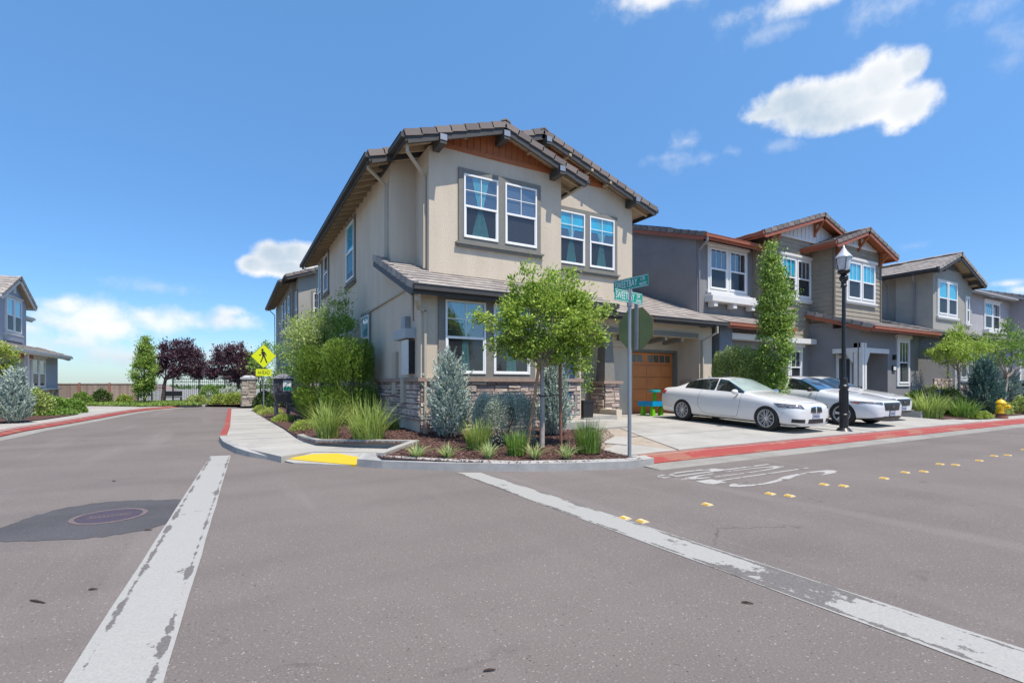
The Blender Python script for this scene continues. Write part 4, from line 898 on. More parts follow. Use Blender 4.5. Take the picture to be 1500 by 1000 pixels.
# ------------------------------------------------------------------ olive grey house
h3 = root('house', (35,14,.2), 'olive grey stucco house with dark brown roof edges, second along from the tan one', 'house')
mb = MB()
mb2 = MB(); mb2.box(28.101,37.6,11.0,12.9,.0,3.92); mb2.build('lower_wall', mat('shade_darkened_stucco', (.15,.148,.152), (.125,.124,.127), .95, bump=.4, bscale=30), h3); mb.box(28.101,40,12.901,20,.0,4.1)  # grey lower wall, its colour darkened to stand for shade
prism_wall(mb, [(32.4,4.0),(37.4,4.0),(37.4,7.10),(34.3,8.28),(32.4,7.56)], 'v', 11.8, 13.499)
prism_wall(mb, [(32.6,4.101),(41,4.101),(41,6.6),(34.3,8.28),(32.6,7.6)], 'v', 13.5, 21)
mb.build('wall', STUC_H3, h3)
d3 = dict(gut=FASC, fas=FASC)
roof(h3, (31.6,11.25,7.40), (0,1,0), (1,0,0), [(0,2.6,2.75)], .385, rakeL=(0,2.75), tm=TILE2, tails=(.2,.6,.5), tailm=DKW, **d3)
roof(h3, (31.75,13.85,7.42), (0,1,0), (1,0,0), [(0,9,2.6)], .385, rakeL=(0,.3), tm=TILE2, **d3)
roof(h3, (37.75,11.25,7.13), (0,1,0), (-1,0,0), [(0,10,3.45)], .385, rakeL=(0,3.45), tm=TILE2, tails=(.2,.6,.5), tailm=DKW, **d3)
ridge(h3, 34.33, 11.2, 21, 8.52, m=TILE2)
gable_boards(h3, Fr((0,11.8,0), FRONT), 7.7, lambda a: 8.26-.385*abs(a-34.3), 32.95, 35.7, mat('olive_board', (.13,.125,.11), rough=.8), c0=.0, c1=.02, step=.25)
for u, z in ((32.6,7.45),(34.3,8.15),(36.2,7.5),(37.0,7.2)):
    mb = MB(); mb.box(u-.08,u+.08,11.3,11.799,z-.1,z+.06); mb.build('corbel', DKW, h3)
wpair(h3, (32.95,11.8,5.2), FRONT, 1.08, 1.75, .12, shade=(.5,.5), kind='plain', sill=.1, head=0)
f = Fr((36.55,11.8,4.95), FRONT); trim(h3, f, [(0,.35)], 1.4, .1, .05, WTRIM, sill=.06); window(h3, f, .35, 1.4, kind='plain')
roof(h3, (28.65,10.6,3.92), (1,0,0), (0,1,0), [(0,3.75,5.0),(3.75,9,1.25)], .33, gut=FASC, tm=TILE2, rakeL=(0,3.9))
PIPEG = mat('grey_pipe', (.2,.2,.215))
downspout(h3, [(31.65,13.9,7.3),(32.1,13.9,7.0),(32.35,13.9,6.9),(32.35,13.9,4.9)], PIPEG); downspout(h3, [(31.6,12.4,7.3),(32.0,12.5,7.0),(32.33,12.6,6.9),(32.33,12.6,4.6)], PIPEG)
downspout(h3, [(28.7,10.5,3.8),(28.35,10.9,3.4),(28.3,10.93,3.3),(28.3,10.93,.3)], PIPEG)
stones('brick_base', Fr((30.2,11.0,0), FRONT), 7.4, .2, 1.7, h3, .05, big=1.4)
wpair(h3, (33.2,10.98,1.75), FRONT, .8, 1.5, .1, shade=(None,None))
for u in (31.9,36.0): mb = MB(); mb.box(u,u+.12,11-.3,11-.18,.2,3.8); mb.build('porch_post', WTRIM, h3)

# ------------------------------------------------------------------ mauve grey house, farthest on the right
h4 = root('house', (46,14,.2), 'mauve grey house with white trimmed windows, cut off by the right edge of the photo', 'house')
mb = MB(); mb.box(41.2,52.0,13.3,22,.0,7.4); mb.box(48.9,56,12.4,13.299,.0,7.4); mb.box(41.2,56,11.4,12.399,.0,3.9); mb.box(56.001,72,12.8,22,0,7.4); mb.build('wall', STUC_H4, h4)
roof(h4, (40.9,12.85,7.45), (1,0,0), (0,1,0), [(0,7.6,5)], .33, gut=mat('pale_gutter', (.36,.35,.36), rough=.6), fas=FASC, tm=TILE2, rakeL=(0,5))
roof(h4, (48.5,11.95,7.45), (1,0,0), (0,1,0), [(0,7.8,6)], .33, gut=MATS['pale_gutter'], fas=MATS['pale_gutter'], tm=TILE2, rakeL=(0,6))
roof(h4, (56.3,12.4,7.45), (1,0,0), (0,1,0), [(0,16,6)], .33, gut=MATS['pale_gutter'], fas=MATS['pale_gutter'], tm=TILE2)
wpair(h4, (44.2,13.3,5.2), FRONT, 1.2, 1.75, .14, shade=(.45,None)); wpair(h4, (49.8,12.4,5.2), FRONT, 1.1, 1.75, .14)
mb = MB(); mb.box(43.9,47.1,12.95,13.299,4.85,5.08); mb.build('window_box', WTRIM, h4)
roof(h4, (40.9,10.9,3.95), (1,0,0), (0,1,0), [(0,7.9,2.3),(7.9,16,1.4)], .3, gut=MATS['pale_gutter'], tm=TILE2)
downspout(h4, [(48.7,11.9,7.3),(48.8,12.3,7.0),(48.8,12.33,4.5)], PIPEG)
for u in (42,47.2): mb = MB(); mb.box(u,u+.3,11.0,11.3,.2,3.9); mb.build('porch_post', WTRIM, h4)

# ------------------------------------------------------------------ tan house beyond the corner house
h5 = root('house', (8,36,.2), 'second tan and grey stucco house farther up the left street behind the green hedge', 'house')
mb = MB()
prism_wall(mb, [(3.55,.0),(7.8,.0),(7.8,7.9),(5.7,8.7),(3.55,7.9)], 'v', 32.4, 33.799)
prism_wall(mb, [(3.3,.0),(12,.0),(12,7.8),(7.7,9.4),(3.3,7.8)], 'v', 33.8, 46); mb.build('wall', STUC_H3, h5)
roof(h5, (2.85,32.0,7.85), (0,1,0), (1,0,0), [(0,3.2,2.8)], .36, rakeL=(0,2.8), gut=FASC, fas=FASC)
roof(h5, (8.5,32.0,7.85), (0,1,0), (-1,0,0), [(0,3.2,2.8)], .36, rakeL=(0,2.8), gut=FASC, fas=FASC)
roof(h5, (2.6,33.4,7.75), (0,1,0), (1,0,0), [(0,13,5)], .36, rakeL=(0,5), gut=FASC, fas=FASC, tails=(.3,.6,.6))
ridge(h5, 5.67, 32, 35, 8.93)
for v0 in (34.4,36.6,38.8):
    f = Fr((3.3,v0+1.1,4.9), LSIDE); trim(h5, f, [(0,1.1)], 2.2, .13, .05, TRIMG); window(h5, f, 1.1, 2.2, kind='plain', shade=.4)
f = Fr((3.55,33.6,4.9), LSIDE); trim(h5, f, [(0,.9)], 2.2, .1, .05, TRIMG); window(h5, f, .9, 2.2, kind='plain')
f = Fr((4.4,32.4,5.2), FRONT); trim(h5, f, [(0,1.0)], 1.8, .13, .05, TRIMG); window(h5, f, 1.0, 1.8)
downspout(h5, [(2.85,46.2,7.6),(3.2,46,7.2),(3.24,45.9,.3)], CREAM)

# ------------------------------------------------------------------ blue grey house on the left
h6 = root('house', (-13,36,.15), 'blue grey house with white trimmed gable window at the left edge of the photo', 'house')
mb = MB(); UL, UU = -9.4, -10.3
mb.box(-17,UL,24,40.9,.0,3.05)
prism_wall(mb, [(34.95,3.06),(38.8,3.06),(38.8,6.2),(36.88,7.22),(34.95,6.2)], 'u', -16, UU)
mb.box(-16,UU-.6,24,34.949,3.06,6.0); mb.box(-18,-12.0,38.801,44,3.06,5.7); mb.build('wall', STUC_B, h6)
PG = mat('pale_gutter', (.36,.35,.36))
roof(h6, (-8.8,24,3.12), (0,1,0), (-1,0,0), [(0,17.0,1.6)], .33, gut=WTRIM, fas=WTRIM, tm=TILE2, rakeR=(0,1.6))
roof(h6, (-10.0,34.35,5.95), (-1,0,0), (0,1,0), [(0,6,2.53)], .53, gut=WTRIM, fas=WTRIM, tm=TILE2, rakeL=(0,2.53))
roof(h6, (-10.0,39.4,5.95), (-1,0,0), (0,-1,0), [(0,6,2.53)], .53, gut=WTRIM, fas=WTRIM, tm=TILE2, rakeL=(0,2.53))
roof(h6, (-10.5,24,5.9), (0,1,0), (-1,0,0), [(0,10.4,4)], .4, gut=WTRIM, tm=TILE2)
roof(h6, (-11.4,38.8,5.75), (0,1,0), (-1,0,0), [(0,5.5,4)], .3, gut=WTRIM, fas=WTRIM, tm=TILE2, rakeR=(0,4))
wpair(h6, (UU,35.75,4.25), RSIDE, 1.0, 1.75, .12, shade=(.5,.5), kind='plain', sill=.08, head=.05)
mb = MB(); mb.box(UU,UU+.1,35.6,38.1,3.75,4.0); mb.build('window_box', STUC_B, h6)
mb = MB(); mb.box(UU+.0,UU+.06,36.7,37.05,6.35,7.0); mb.build('gable_vent', WTRIM, h6)
wpair(h6, (UL,36.15,1.28), RSIDE, 1.0, 1.5, .12, kind='plain', sill=.05, head=.08)
stones('stone_veneer', Fr((UL,35.8,0), RSIDE), 5.1, .2, 1.1, h6, .05, big=1.3)
mb = MB(); mb.box(UL-.02,UL+.14,35.7,41.05,1.1,1.18); mb.build('stone_cap', WTRIM, h6)
mb = MB(); mb.box(-9.0,-8.85,29.9,30.05,.15,3.0); mb.box(-9.0,-8.85,33.6,33.75,.15,3.0); mb.prism([(-8.9,30.05,2.9),(-8.9,30.6,2.9),(-8.9,30.05,2.2)], (-.1,0,0)); mb.build('porch_post', WTRIM, h6)
mb = MB(); mb.box(-9.32,-9.0,28,35.0,2.75,3.05); mb.build('porch_beam', REDW, h6)
downspout(h6, [(-9.1,35.3,3.0),(-9.3,35.4,2.7),(-9.3,35.4,.2)], WTRIM)

# ------------------------------------------------------------------ cars
PAINTW = mat('white_car_paint', (.69,.685,.67), rough=.3, coat=1.)
PAINTS = mat('cool_white_paint', (.65,.66,.68), rough=.28, coat=1.)
TYRE = mat('tyre_rubber', (.018,.018,.018), rough=.85); ALLOY = mat('alloy', (.62,.62,.62), rough=.35, metal=.35); ALLOYD = mat('dark_alloy', (.06,.06,.065), rough=.4, metal=.6)
TRIMB = mat('black_trim', (.015,.015,.016), rough=.4); SEAM = mat('panel_gap', (.02,.02,.02), rough=.9)
CARW = mat('tinted_car_glass', (.012,.018,.016), rough=.04, coat=1., spec=.8); CARS = mat('sunshade_behind_glass', (.42,.50,.47), (.30,.38,.36), .15, nscale=2.5, coat=1.)
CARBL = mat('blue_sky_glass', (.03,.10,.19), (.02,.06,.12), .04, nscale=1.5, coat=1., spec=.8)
LAMPG = mat('headlamp', (.025,.025,.03), (.20,.20,.21), .1, nscale=17, coat=1.); REDL = mat('tail_lamp', (.40,.01,.012), rough=.2, coat=1.); AMB = mat('amber_lamp', (.35,.09,.05), rough=.2, coat=1.)
PLATE = mat('plate', (.45,.47,.52), (.25,.28,.36), .5, nscale=35); CHROME = mat('chrome', (.6,.6,.6), rough=.12, metal=1.)
def car_body(T, xf, xr, rw, wind, rear, sideg, smooth=2, topg=()):
    """T rows: x, zb, hl, hm, zm, hs, zs, hb, zbelt, ht, zt, zc ; nose +x, seen right side -y"""
    T = sorted(T, key=lambda r: -r[0]); bm = bmesh.new(); rings = []
    for (x, zb, hl, hm, zm, hs, zs, hb, zB, ht, zt, zc) in T:
        half = [(0, zb), (hl*.85, zb), (hl, zb+.07), (hm, zm), (hs, zs), (hb, zB), (ht, zt), (ht*.55, zt+(zc-zt)*.72), (0, zc)]
        ring = [bm.verts.new((x, -y, z)) for y, z in half]+[bm.verts.new((x, y, z)) for y, z in half[-2:0:-1]]
        rings.append(ring)
    n = len(rings[0]); GL, WS, RS = 1, 2, 3
    cr = bm.edges.layers.float.get('crease_edge') or bm.edges.layers.float.new('crease_edge')
    for i in range(len(rings)-1):
        xm = (T[i][0]+T[i+1][0])/2
        for j in range(n):
            k = (j+1) % n; f = bm.faces.new((rings[i][j], rings[i][k], rings[i+1][k], rings[i+1][j])); mi = 0
            jj = min(j, n-1-j)
            if jj == 5 and any(a < xm < b for a, b in sideg): mi = GL
            if jj in (6, 7) and wind[0] < xm < wind[1]: mi = WS
            if jj in (6, 7) and rear[0] < xm < rear[1]: mi = RS
            if jj in (6, 7) and any(a < xm < b for a, b in topg): mi = GL
            f.material_index = mi
    bm.faces.new(rings[0][::-1]); bm.faces.new(rings[-1])
    for i in range(len(rings)-1):
        for j in (5, 6, n-5, n-6):
            e = bm.edges.get((rings[i][j], rings[i+1][j]))
            if e: e[cr] = .45
        for j in (2, n-2, 4, n-4):
            e = bm.edges.get((rings[i][j], rings[i+1][j]))
            if e: e[cr] = .35
    ends = [x for ab in sideg for x in ab]+list(wind)+list(rear)
    for i in range(len(rings)):
        if any(abs(T[i][0]-x) < .002 for x in ends):
            for j in (5, n-6):
                e = bm.edges.get((rings[i][j], rings[i][j+1]))
                if e: e[cr] = 1.
            for j in (6, 7, 8, 9):
                e = bm.edges.get((rings[i][j], rings[i][(j+1) % n]))
                if e: e[cr] = .8
    bmesh.ops.recalc_face_normals(bm, faces=bm.faces)
    me = bpy.data.meshes.new('tmp'); bm.to_mesh(me); bm.free()
    for _ in range(4): me.materials.append(PAINTW)
    o = bpy.data.objects.new('tmp', me); COL.objects.link(o); s = o.modifiers.new('s', 'SUBSURF'); s.levels = s.render_levels = smooth
    cuts = []
    for xx in (xf, xr):
        for sgn in (-1, 1):
            b2 = bmesh.new(); bmesh.ops.create_cone(b2, cap_ends=True, segments=40, radius1=rw, radius2=rw, depth=.5, matrix=Matrix.Translation((xx, sgn*.86, rw-.045))@Matrix.Rotation(R(90), 4, 'X'))
            m2 = bpy.data.meshes.new('c'); b2.to_mesh(m2); b2.free(); c = bpy.data.objects.new('c', m2); COL.objects.link(c); cuts.append(c)
            md = o.modifiers.new('b', 'BOOLEAN'); md.operation = 'DIFFERENCE'; md.object = c; md.solver = 'EXACT'
    dg = bpy.context.evaluated_depsgraph_get(); dg.update(); out = bpy.data.meshes.new_from_object(o.evaluated_get(dg))
    for c in cuts+[o]: bpy.data.objects.remove(c)
    return out
def split_mat(me, idx):
    bm = bmesh.new(); bm.from_mesh(me); bmesh.ops.delete(bm, geom=[f for f in bm.faces if f.material_index != idx], context='FACES'); return bm
def make_car(name, label, loc, spec, paint, rz=-math.pi/2, z=0., pitch=0.):
    car = root(name, (0,0,0), label, 'car', 'cars parked nose out on the driveways')
    me = car_body(*spec['body']); xf, xr, rw, rad = spec['body'][1], spec['body'][2], spec['body'][3], spec['rad']
    # body panel mesh, arch faces dark
    bm = split_mat(me, 0)
    for f in bm.faces:
        c = f.calc_center_median(); f.smooth = True
        for xx in (xf, xr):
            d = math.hypot(c.x-xx, c.z-(rw-.045))
            if d < rw+.004 and abs(f.normal.y) < .25 and d > .05 or (d < rw+.002 and abs(abs(c.y)-.61) < .03): f.material_index = 1; f.smooth = False
    mb_ = bpy.data.meshes.new('body'); bm.to_mesh(mb_); bm.free(); mb_.materials.clear(); mb_.materials.append(paint); mb_.materials.append(TRIMB)
    try: mb_.set_sharp_from_angle(angle=R(38))
    except Exception: pass
    body = bpy.data.objects.new('body', mb_); COL.objects.link(body); body.parent = car
    full = bmesh.new(); full.from_mesh(me); bvh = BVHTree.FromBMesh(full); full.free()
    for idx, nm, gm in ((1, 'side_window', CARW), (2, 'windshield', spec['ws']), (3, 'rear_window', CARW)):
        bm = split_mat(me, idx)
        if not bm.faces: bm.free(); continue
        # separate islands into their own objects
        left = set(bm.faces)
        while left:
            st = [left.pop()]; isl = set(st)
            while st:
                f = st.pop()
                for e in f.edges:
                    for g in e.link_faces:
                        if g in left: left.discard(g); isl.add(g); st.append(g)
            b2 = bmesh.new(); mp = {}
            for f in isl:
                vs = []
                for v in f.verts:
                    if v.index not in mp: mp[v.index] = b2.verts.new(v.co)
                    vs.append(mp[v.index])
                b2.faces.new(vs)
            b2.faces.ensure_lookup_table(); bmesh.ops.recalc_face_normals(b2, faces=b2.faces)
            ctr = sum((v.co for v in b2.verts), Vector())/len(b2.verts)
            if sum((f.normal.dot(f.calc_center_median()-Vector((f.calc_center_median().x*.8,0,.6))) for f in b2.faces)) < 0: bmesh.ops.reverse_faces(b2, faces=b2.faces)
            r = bmesh.ops.inset_region(b2, faces=b2.faces[:], thickness=spec.get('inset', .028), depth=-.004, use_even_offset=True)
            for f in b2.faces: f.smooth = True
            for f in r['faces']: f.material_index = 1
            m3 = bpy.data.meshes.new(nm); b2.to_mesh(m3); b2.free(); m3.materials.append(gm); m3.materials.append(TRIMB if nm != 'side_window' or spec.get('blacktrim', 1) else CHROME)
            ob = bpy.data.objects.new(nm, m3); COL.objects.link(ob); ob.parent = car
        bm.free()
    def hit(p, d, off=.004):
        p, d = Vector(p), Vector(d).normalized(); r = bvh.ray_cast(p-d*1.5, d)
        if r[0] is None: return Vector(p)
        return r[0]+r[1]*off if r[1].dot(d) < 0 else r[0]-r[1]*off
    def patch(nm, q, d, m, parent=car, nx=10, ny=5, off=.005):
        """quad q (4 approximate corners) laid on the body along direction d"""
        q = [Vector(a) for a in q]; b = MB(); P = [[hit(q[0].lerp(q[1], i/nx).lerp(q[3].lerp(q[2], i/nx), j/ny), d, off) for i in range(nx+1)] for j in range(ny+1)]
        for j in range(ny):
            for i in range(nx): b.quadv([P[j][i], P[j][i+1], P[j+1][i+1], P[j+1][i]], .5)
        return b.build(nm, m, parent, smooth=True)
    def seam(pts, d, parent=body, r=.0035, nm='panel_gap', m=SEAM):
        P = []
        for a, b in zip(pts, pts[1:]):
            for k in range(9): P.append(hit(Vector(a).lerp(Vector(b), k/8), d, .0))
        b = MB(); b.tube(P, r, 5, cap=False); return b.build(nm, m, parent)
    # wheels
    for xx in (xf, xr):
        for sg in (-1, 1):
            y = sg*spec['track']; b = MB(); ro, wd = rad, .225
            prof = [(ro*.70,-wd/2),(ro*.94,-wd/2),(ro,-wd*.36),(ro,wd*.36),(ro*.94,wd/2),(ro*.70,wd/2)]
            b.lathe(prof, (0,0,0), 'y', 44, cap=False); wh = bpy.data.objects.new('wheel', None); COL.objects.link(wh); wh.parent = car; wh.location = (xx, y, rad); wh.rotation_euler = (0, random.uniform(0, 6), 0 if sg < 0 else math.pi)
            t = b.build('tyre', TYRE, None, smooth=True); t.parent = wh
            b = MB(); rr = ro*.715; b.lathe([(rr-.03,.09),(rr,.10),(rr+.004,-.108),(rr-.016,-.114),(rr-.022,-.09),(rr-.03,.09)], (0,0,0), 'y', 44, cap=False)
            style = spec['wheel']
            if style == 'multi':
                ns = 10
                for k in range(ns):
                    a = 2*math.pi*k/ns
                    for da in (-.10, .10):
                        p0 = Vector((math.cos(a+da*.55)*.045, -.088, math.sin(a+da*.55)*.045)); p1 = Vector((math.cos(a+da*1.25)*(rr-.008), -.100, math.sin(a+da*1.25)*(rr-.008)))
                        b.beam(p0, p1, .010, .02, (0,1,0))
            else:
                for k in range(5):
                    a = 2*math.pi*k/5; 
                    for da in (-.16, .16):
                        p0 = Vector((math.cos(a+da*.3)*.03, -.085, math.sin(a+da*.3)*.03)); p1 = Vector((math.cos(a+da)*(rr-.005), -.095, math.sin(a+da)*(rr-.005))); b.beam(p0, p1, .026, .022, (0,1,0))
                    p0 = Vector((math.cos(a)*.04, -.09, math.sin(a)*.04)); p1 = Vector((math.cos(a)*(rr*.75), -.09, math.sin(a)*(rr*.75))); b.beam(p0, p1, .045, .016, (0,1,0))
            b.lathe([(.0,-.112),(.035,-.11),(.045,-.09),(.045,-.05)], (0,0,0), 'y', 20, cap=False)
            o = b.build('rim', ALLOY, None); o.parent = wh
            b = MB(); b.lathe([(0,-.05),(rr-.01,-.05)], (0,0,0), 'y', 32, cap=False); b.lathe([(.0,-.062),(.15,-.062),(.15,-.052)], (0,0,0), 'y', 28, cap=False); o = b.build('brake_disc', TRIMB, None); o.parent = wh
    spec['details'](car, body, hit, patch, seam, paint)
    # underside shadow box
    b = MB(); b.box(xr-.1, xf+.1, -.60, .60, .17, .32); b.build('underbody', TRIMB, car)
    car.location = (loc[0], loc[1], z); car.rotation_euler = (0, pitch, rz)
    return car
def mirror(car, x, y, z, m, s=1.):
    for sg in (-1, 1):
        bm = bmesh.new(); bmesh.ops.create_uvsphere(bm, u_segments=16, v_segments=10, radius=1)
        for v in bm.verts: v.co = Vector((x+v.co.x*.065*s-(.02 if v.co.x < 0 else 0), sg*(y+v.co.y*.105*s), z+v.co.z*.068*s))
        bmesh.ops.recalc_face_normals(bm, faces=bm.faces)
        for f in bm.faces: f.smooth = True
        me = bpy.data.meshes.new('mirror'); bm.to_mesh(me); bm.free(); me.materials.append(m); o = bpy.data.objects.new('wing_mirror', me); COL.objects.link(o); o.parent = car
        b = MB(); b.beam((x, sg*(y-.15), z-.05), (x, sg*(y-.02), z-.03), .05, .03); b.build('mirror_foot', m, o)
def plate(car, x, z, tilt=0):
    b = MB(); b.box(x, x+.012, -.165, .165, z, z+.165); o = b.build('number_plate', TRIMB, car)
    b = MB(); b.box(x+.0125, x+.016, -.15, .15, z+.012, z+.153); b.build('plate_face', PLATE, o)
    b = MB()
    for k in range(6): b.box(x+.0162, x+.018, -.115+k*.04, -.09+k*.04, z+.045, z+.11)
    b.build('plate_marks', mat('plate_blue', (.08,.10,.2), rough=.6), o)

def coupe_details(car, body, hit, patch, seam, paint):
    SD = (0,1,0)
    for sg in (-1, 1):
        SD = (0,-sg,0); y = sg*1.0
        seam([(.62,y,.93),(.60,y,.70),(.55,y,.42),(.50,y,.30)], SD); seam([(.50,y,.30),(-.2,y,.29),(-.62,y,.32)], SD); seam([(-.62,y,.32),(-.78,y,.50),(-.80,y,.72),(-.74,y,.97)], SD)
        seam([(1.72,y,.36),(1.85,y,.55)], SD, r=.002); seam([(-1.78,y,.40),(-2.3,y,.46)], SD, r=.003)
        for x in (-.62,): patch('door_handle', [(x-.10,y,.80),(x+.10,y,.80),(x+.10,y,.835),(x-.10,y,.835)], SD, paint, off=.022)
        # headlamp wraps the corner
        q = [(2.13, sg*.46, .62), (1.70, sg*.86, .64), (1.58, sg*.86, .745), (2.04, sg*.48, .715)]
        patch('headlamp', q, (-.7,-sg*.7,-.05), LAMPG, off=.007)
        h = hit((1.95, sg*.62, .68), (-.75,-sg*.65,0), .012); b = MB(); b.lathe([(.0,-.002),(.030,-.002),(.042,.006)], tuple(h), 'x', 18); b.build('lamp_ring', CHROME, body)
        patch('kidney_grille', [(2.2, sg*.04, .53), (2.2, sg*.235, .54), (2.2, sg*.215, .645), (2.2, sg*.045, .665)], (-1,0,0), TRIMB, off=.012)
        patch('grille_surround', [(2.2, sg*.016, .51), (2.2, sg*.258, .522), (2.2, sg*.238, .662), (2.2, sg*.020, .685)], (-1,0,0), CHROME, off=.006)
        patch('fog_grille', [(2.1, sg*.42, .27), (1.98, sg*.76, .28), (1.98, sg*.76, .37), (2.1, sg*.42, .36)], (-.85,-sg*.5,0), TRIMB, off=.006)
        patch('tail_lamp', [(-2.38, sg*.5, .80), (-2.15, sg*.86, .80), (-2.13, sg*.86, .90), (-2.36, sg*.5, .93)], (.7,-sg*.7,0), REDL, off=.008)
    patch('lower_intake', [(2.2,-.34,.25),(2.2,.34,.25),(2.2,.32,.36),(2.2,-.32,.36)], (-1,0,0), TRIMB, off=.006)
    patch('front_lip', [(2.2,-.72,.20),(2.2,.72,.20),(2.2,.70,.235),(2.2,-.70,.235)], (-1,0,0), paint, off=.03, nx=20)
    seam([(1.98,-.5,.74),(2.07,0,.77),(1.98,.5,.74)], (-.5,0,-1)); seam([(.95,-.72,.95),(1.6,-.70,.86),(2.0,-.52,.76)], (0,0,-1)); seam([(.95,.72,.95),(1.6,.70,.86),(2.0,.52,.76)], (0,0,-1))
    h = hit((2.06,0,.76), (-.4,0,-1), .004); b = MB(); b.lathe([(.0,.006),(.032,.004),(.036,0)], tuple(h), 'z', 20); b.build('hood_emblem', mat('blue_white_roundel', (.35,.42,.55), rough=.3), body)
    patch('sunroof', [(-.20,-.42,1.4),(-.20,.42,1.4),(-.85,.42,1.4),(-.85,-.42,1.4)], (0,0,-1), TRIMB, off=.003)
    b = MB(); h = hit((-1.05,0,1.4),(0,0,-1),0); b.prism([tuple(h+Vector(q)) for q in ((.10,-.02,-.01),(-.08,-.02,-.01),(-.07,-.02,.045),(-.0,-.02,.035))], (0,.04,0)); b.build('roof_antenna', paint, body)
    plate(car, 2.175, .35); mirror(car, .50, .93, .98, paint)
ct = [ # x,    zb,  hl,  hm,  zm,  hs,  zs,  hb,  zB,  ht,  zt,  zc
 (2.19,.21,.50,.56,.42,.54,.58,.46,.655,.36,.68,.69),
 (2.12,.19,.70,.74,.42,.70,.61,.60,.70,.45,.725,.735),
 (1.98,.18,.79,.83,.44,.79,.66,.69,.745,.50,.775,.79),
 (1.72,.18,.83,.875,.46,.855,.71,.755,.81,.54,.845,.86),
 (1.38,.18,.84,.89,.48,.875,.755,.775,.87,.56,.90,.92),
 (1.00,.18,.84,.885,.50,.87,.79,.78,.915,.60,.945,.965),
 (.80,.18,.84,.882,.50,.865,.80,.785,.935,.70,.955,.985),
 (.66,.18,.84,.88,.50,.86,.81,.785,.945,.725,.985,1.03),
 (.35,.18,.84,.88,.50,.855,.82,.78,.955,.655,1.15,1.20),
 (.02,.18,.84,.88,.50,.855,.83,.775,.965,.585,1.30,1.345),
 (-.25,.18,.84,.88,.50,.855,.83,.77,.97,.565,1.335,1.385),
 (-.29,.18,.84,.88,.50,.855,.83,.77,.97,.563,1.337,1.388),
 (-.75,.18,.84,.88,.51,.86,.84,.765,.985,.555,1.325,1.385),
 (-1.15,.18,.84,.885,.52,.865,.86,.76,1.00,.56,1.26,1.33),
 (-1.38,.18,.84,.885,.53,.865,.865,.755,1.005,.58,1.18,1.24),
 (-1.62,.18,.83,.88,.54,.86,.87,.75,1.005,.62,1.08,1.13),
 (-1.82,.19,.82,.87,.55,.85,.87,.74,1.00,.64,1.025,1.045),
 (-2.10,.20,.80,.85,.56,.83,.86,.71,.985,.60,1.005,1.02),
 (-2.30,.22,.74,.81,.57,.79,.84,.66,.965,.55,.99,1.00),
 (-2.39,.25,.62,.70,.58,.68,.80,.58,.91,.48,.94,.95)]
COUPE = dict(body=(ct, 1.38, -1.38, .352, (.02,.66), (-1.82,-1.15), ((-.25,.66),(-1.38,-.29))), rad=.332, track=.765, wheel='multi', ws=CARS, details=coupe_details, inset=.012)
def gz(v): return zg(13, v)+.02
p_c = math.atan2(gz(10.75)-gz(7.97), 2.76)
make_car('coupe_car', 'white two door coupe with many spoked wheels, nearest of the parked cars', (13.0, 9.35), COUPE, PAINTW, z=(gz(10.75)+gz(7.97))/2, pitch=p_c)

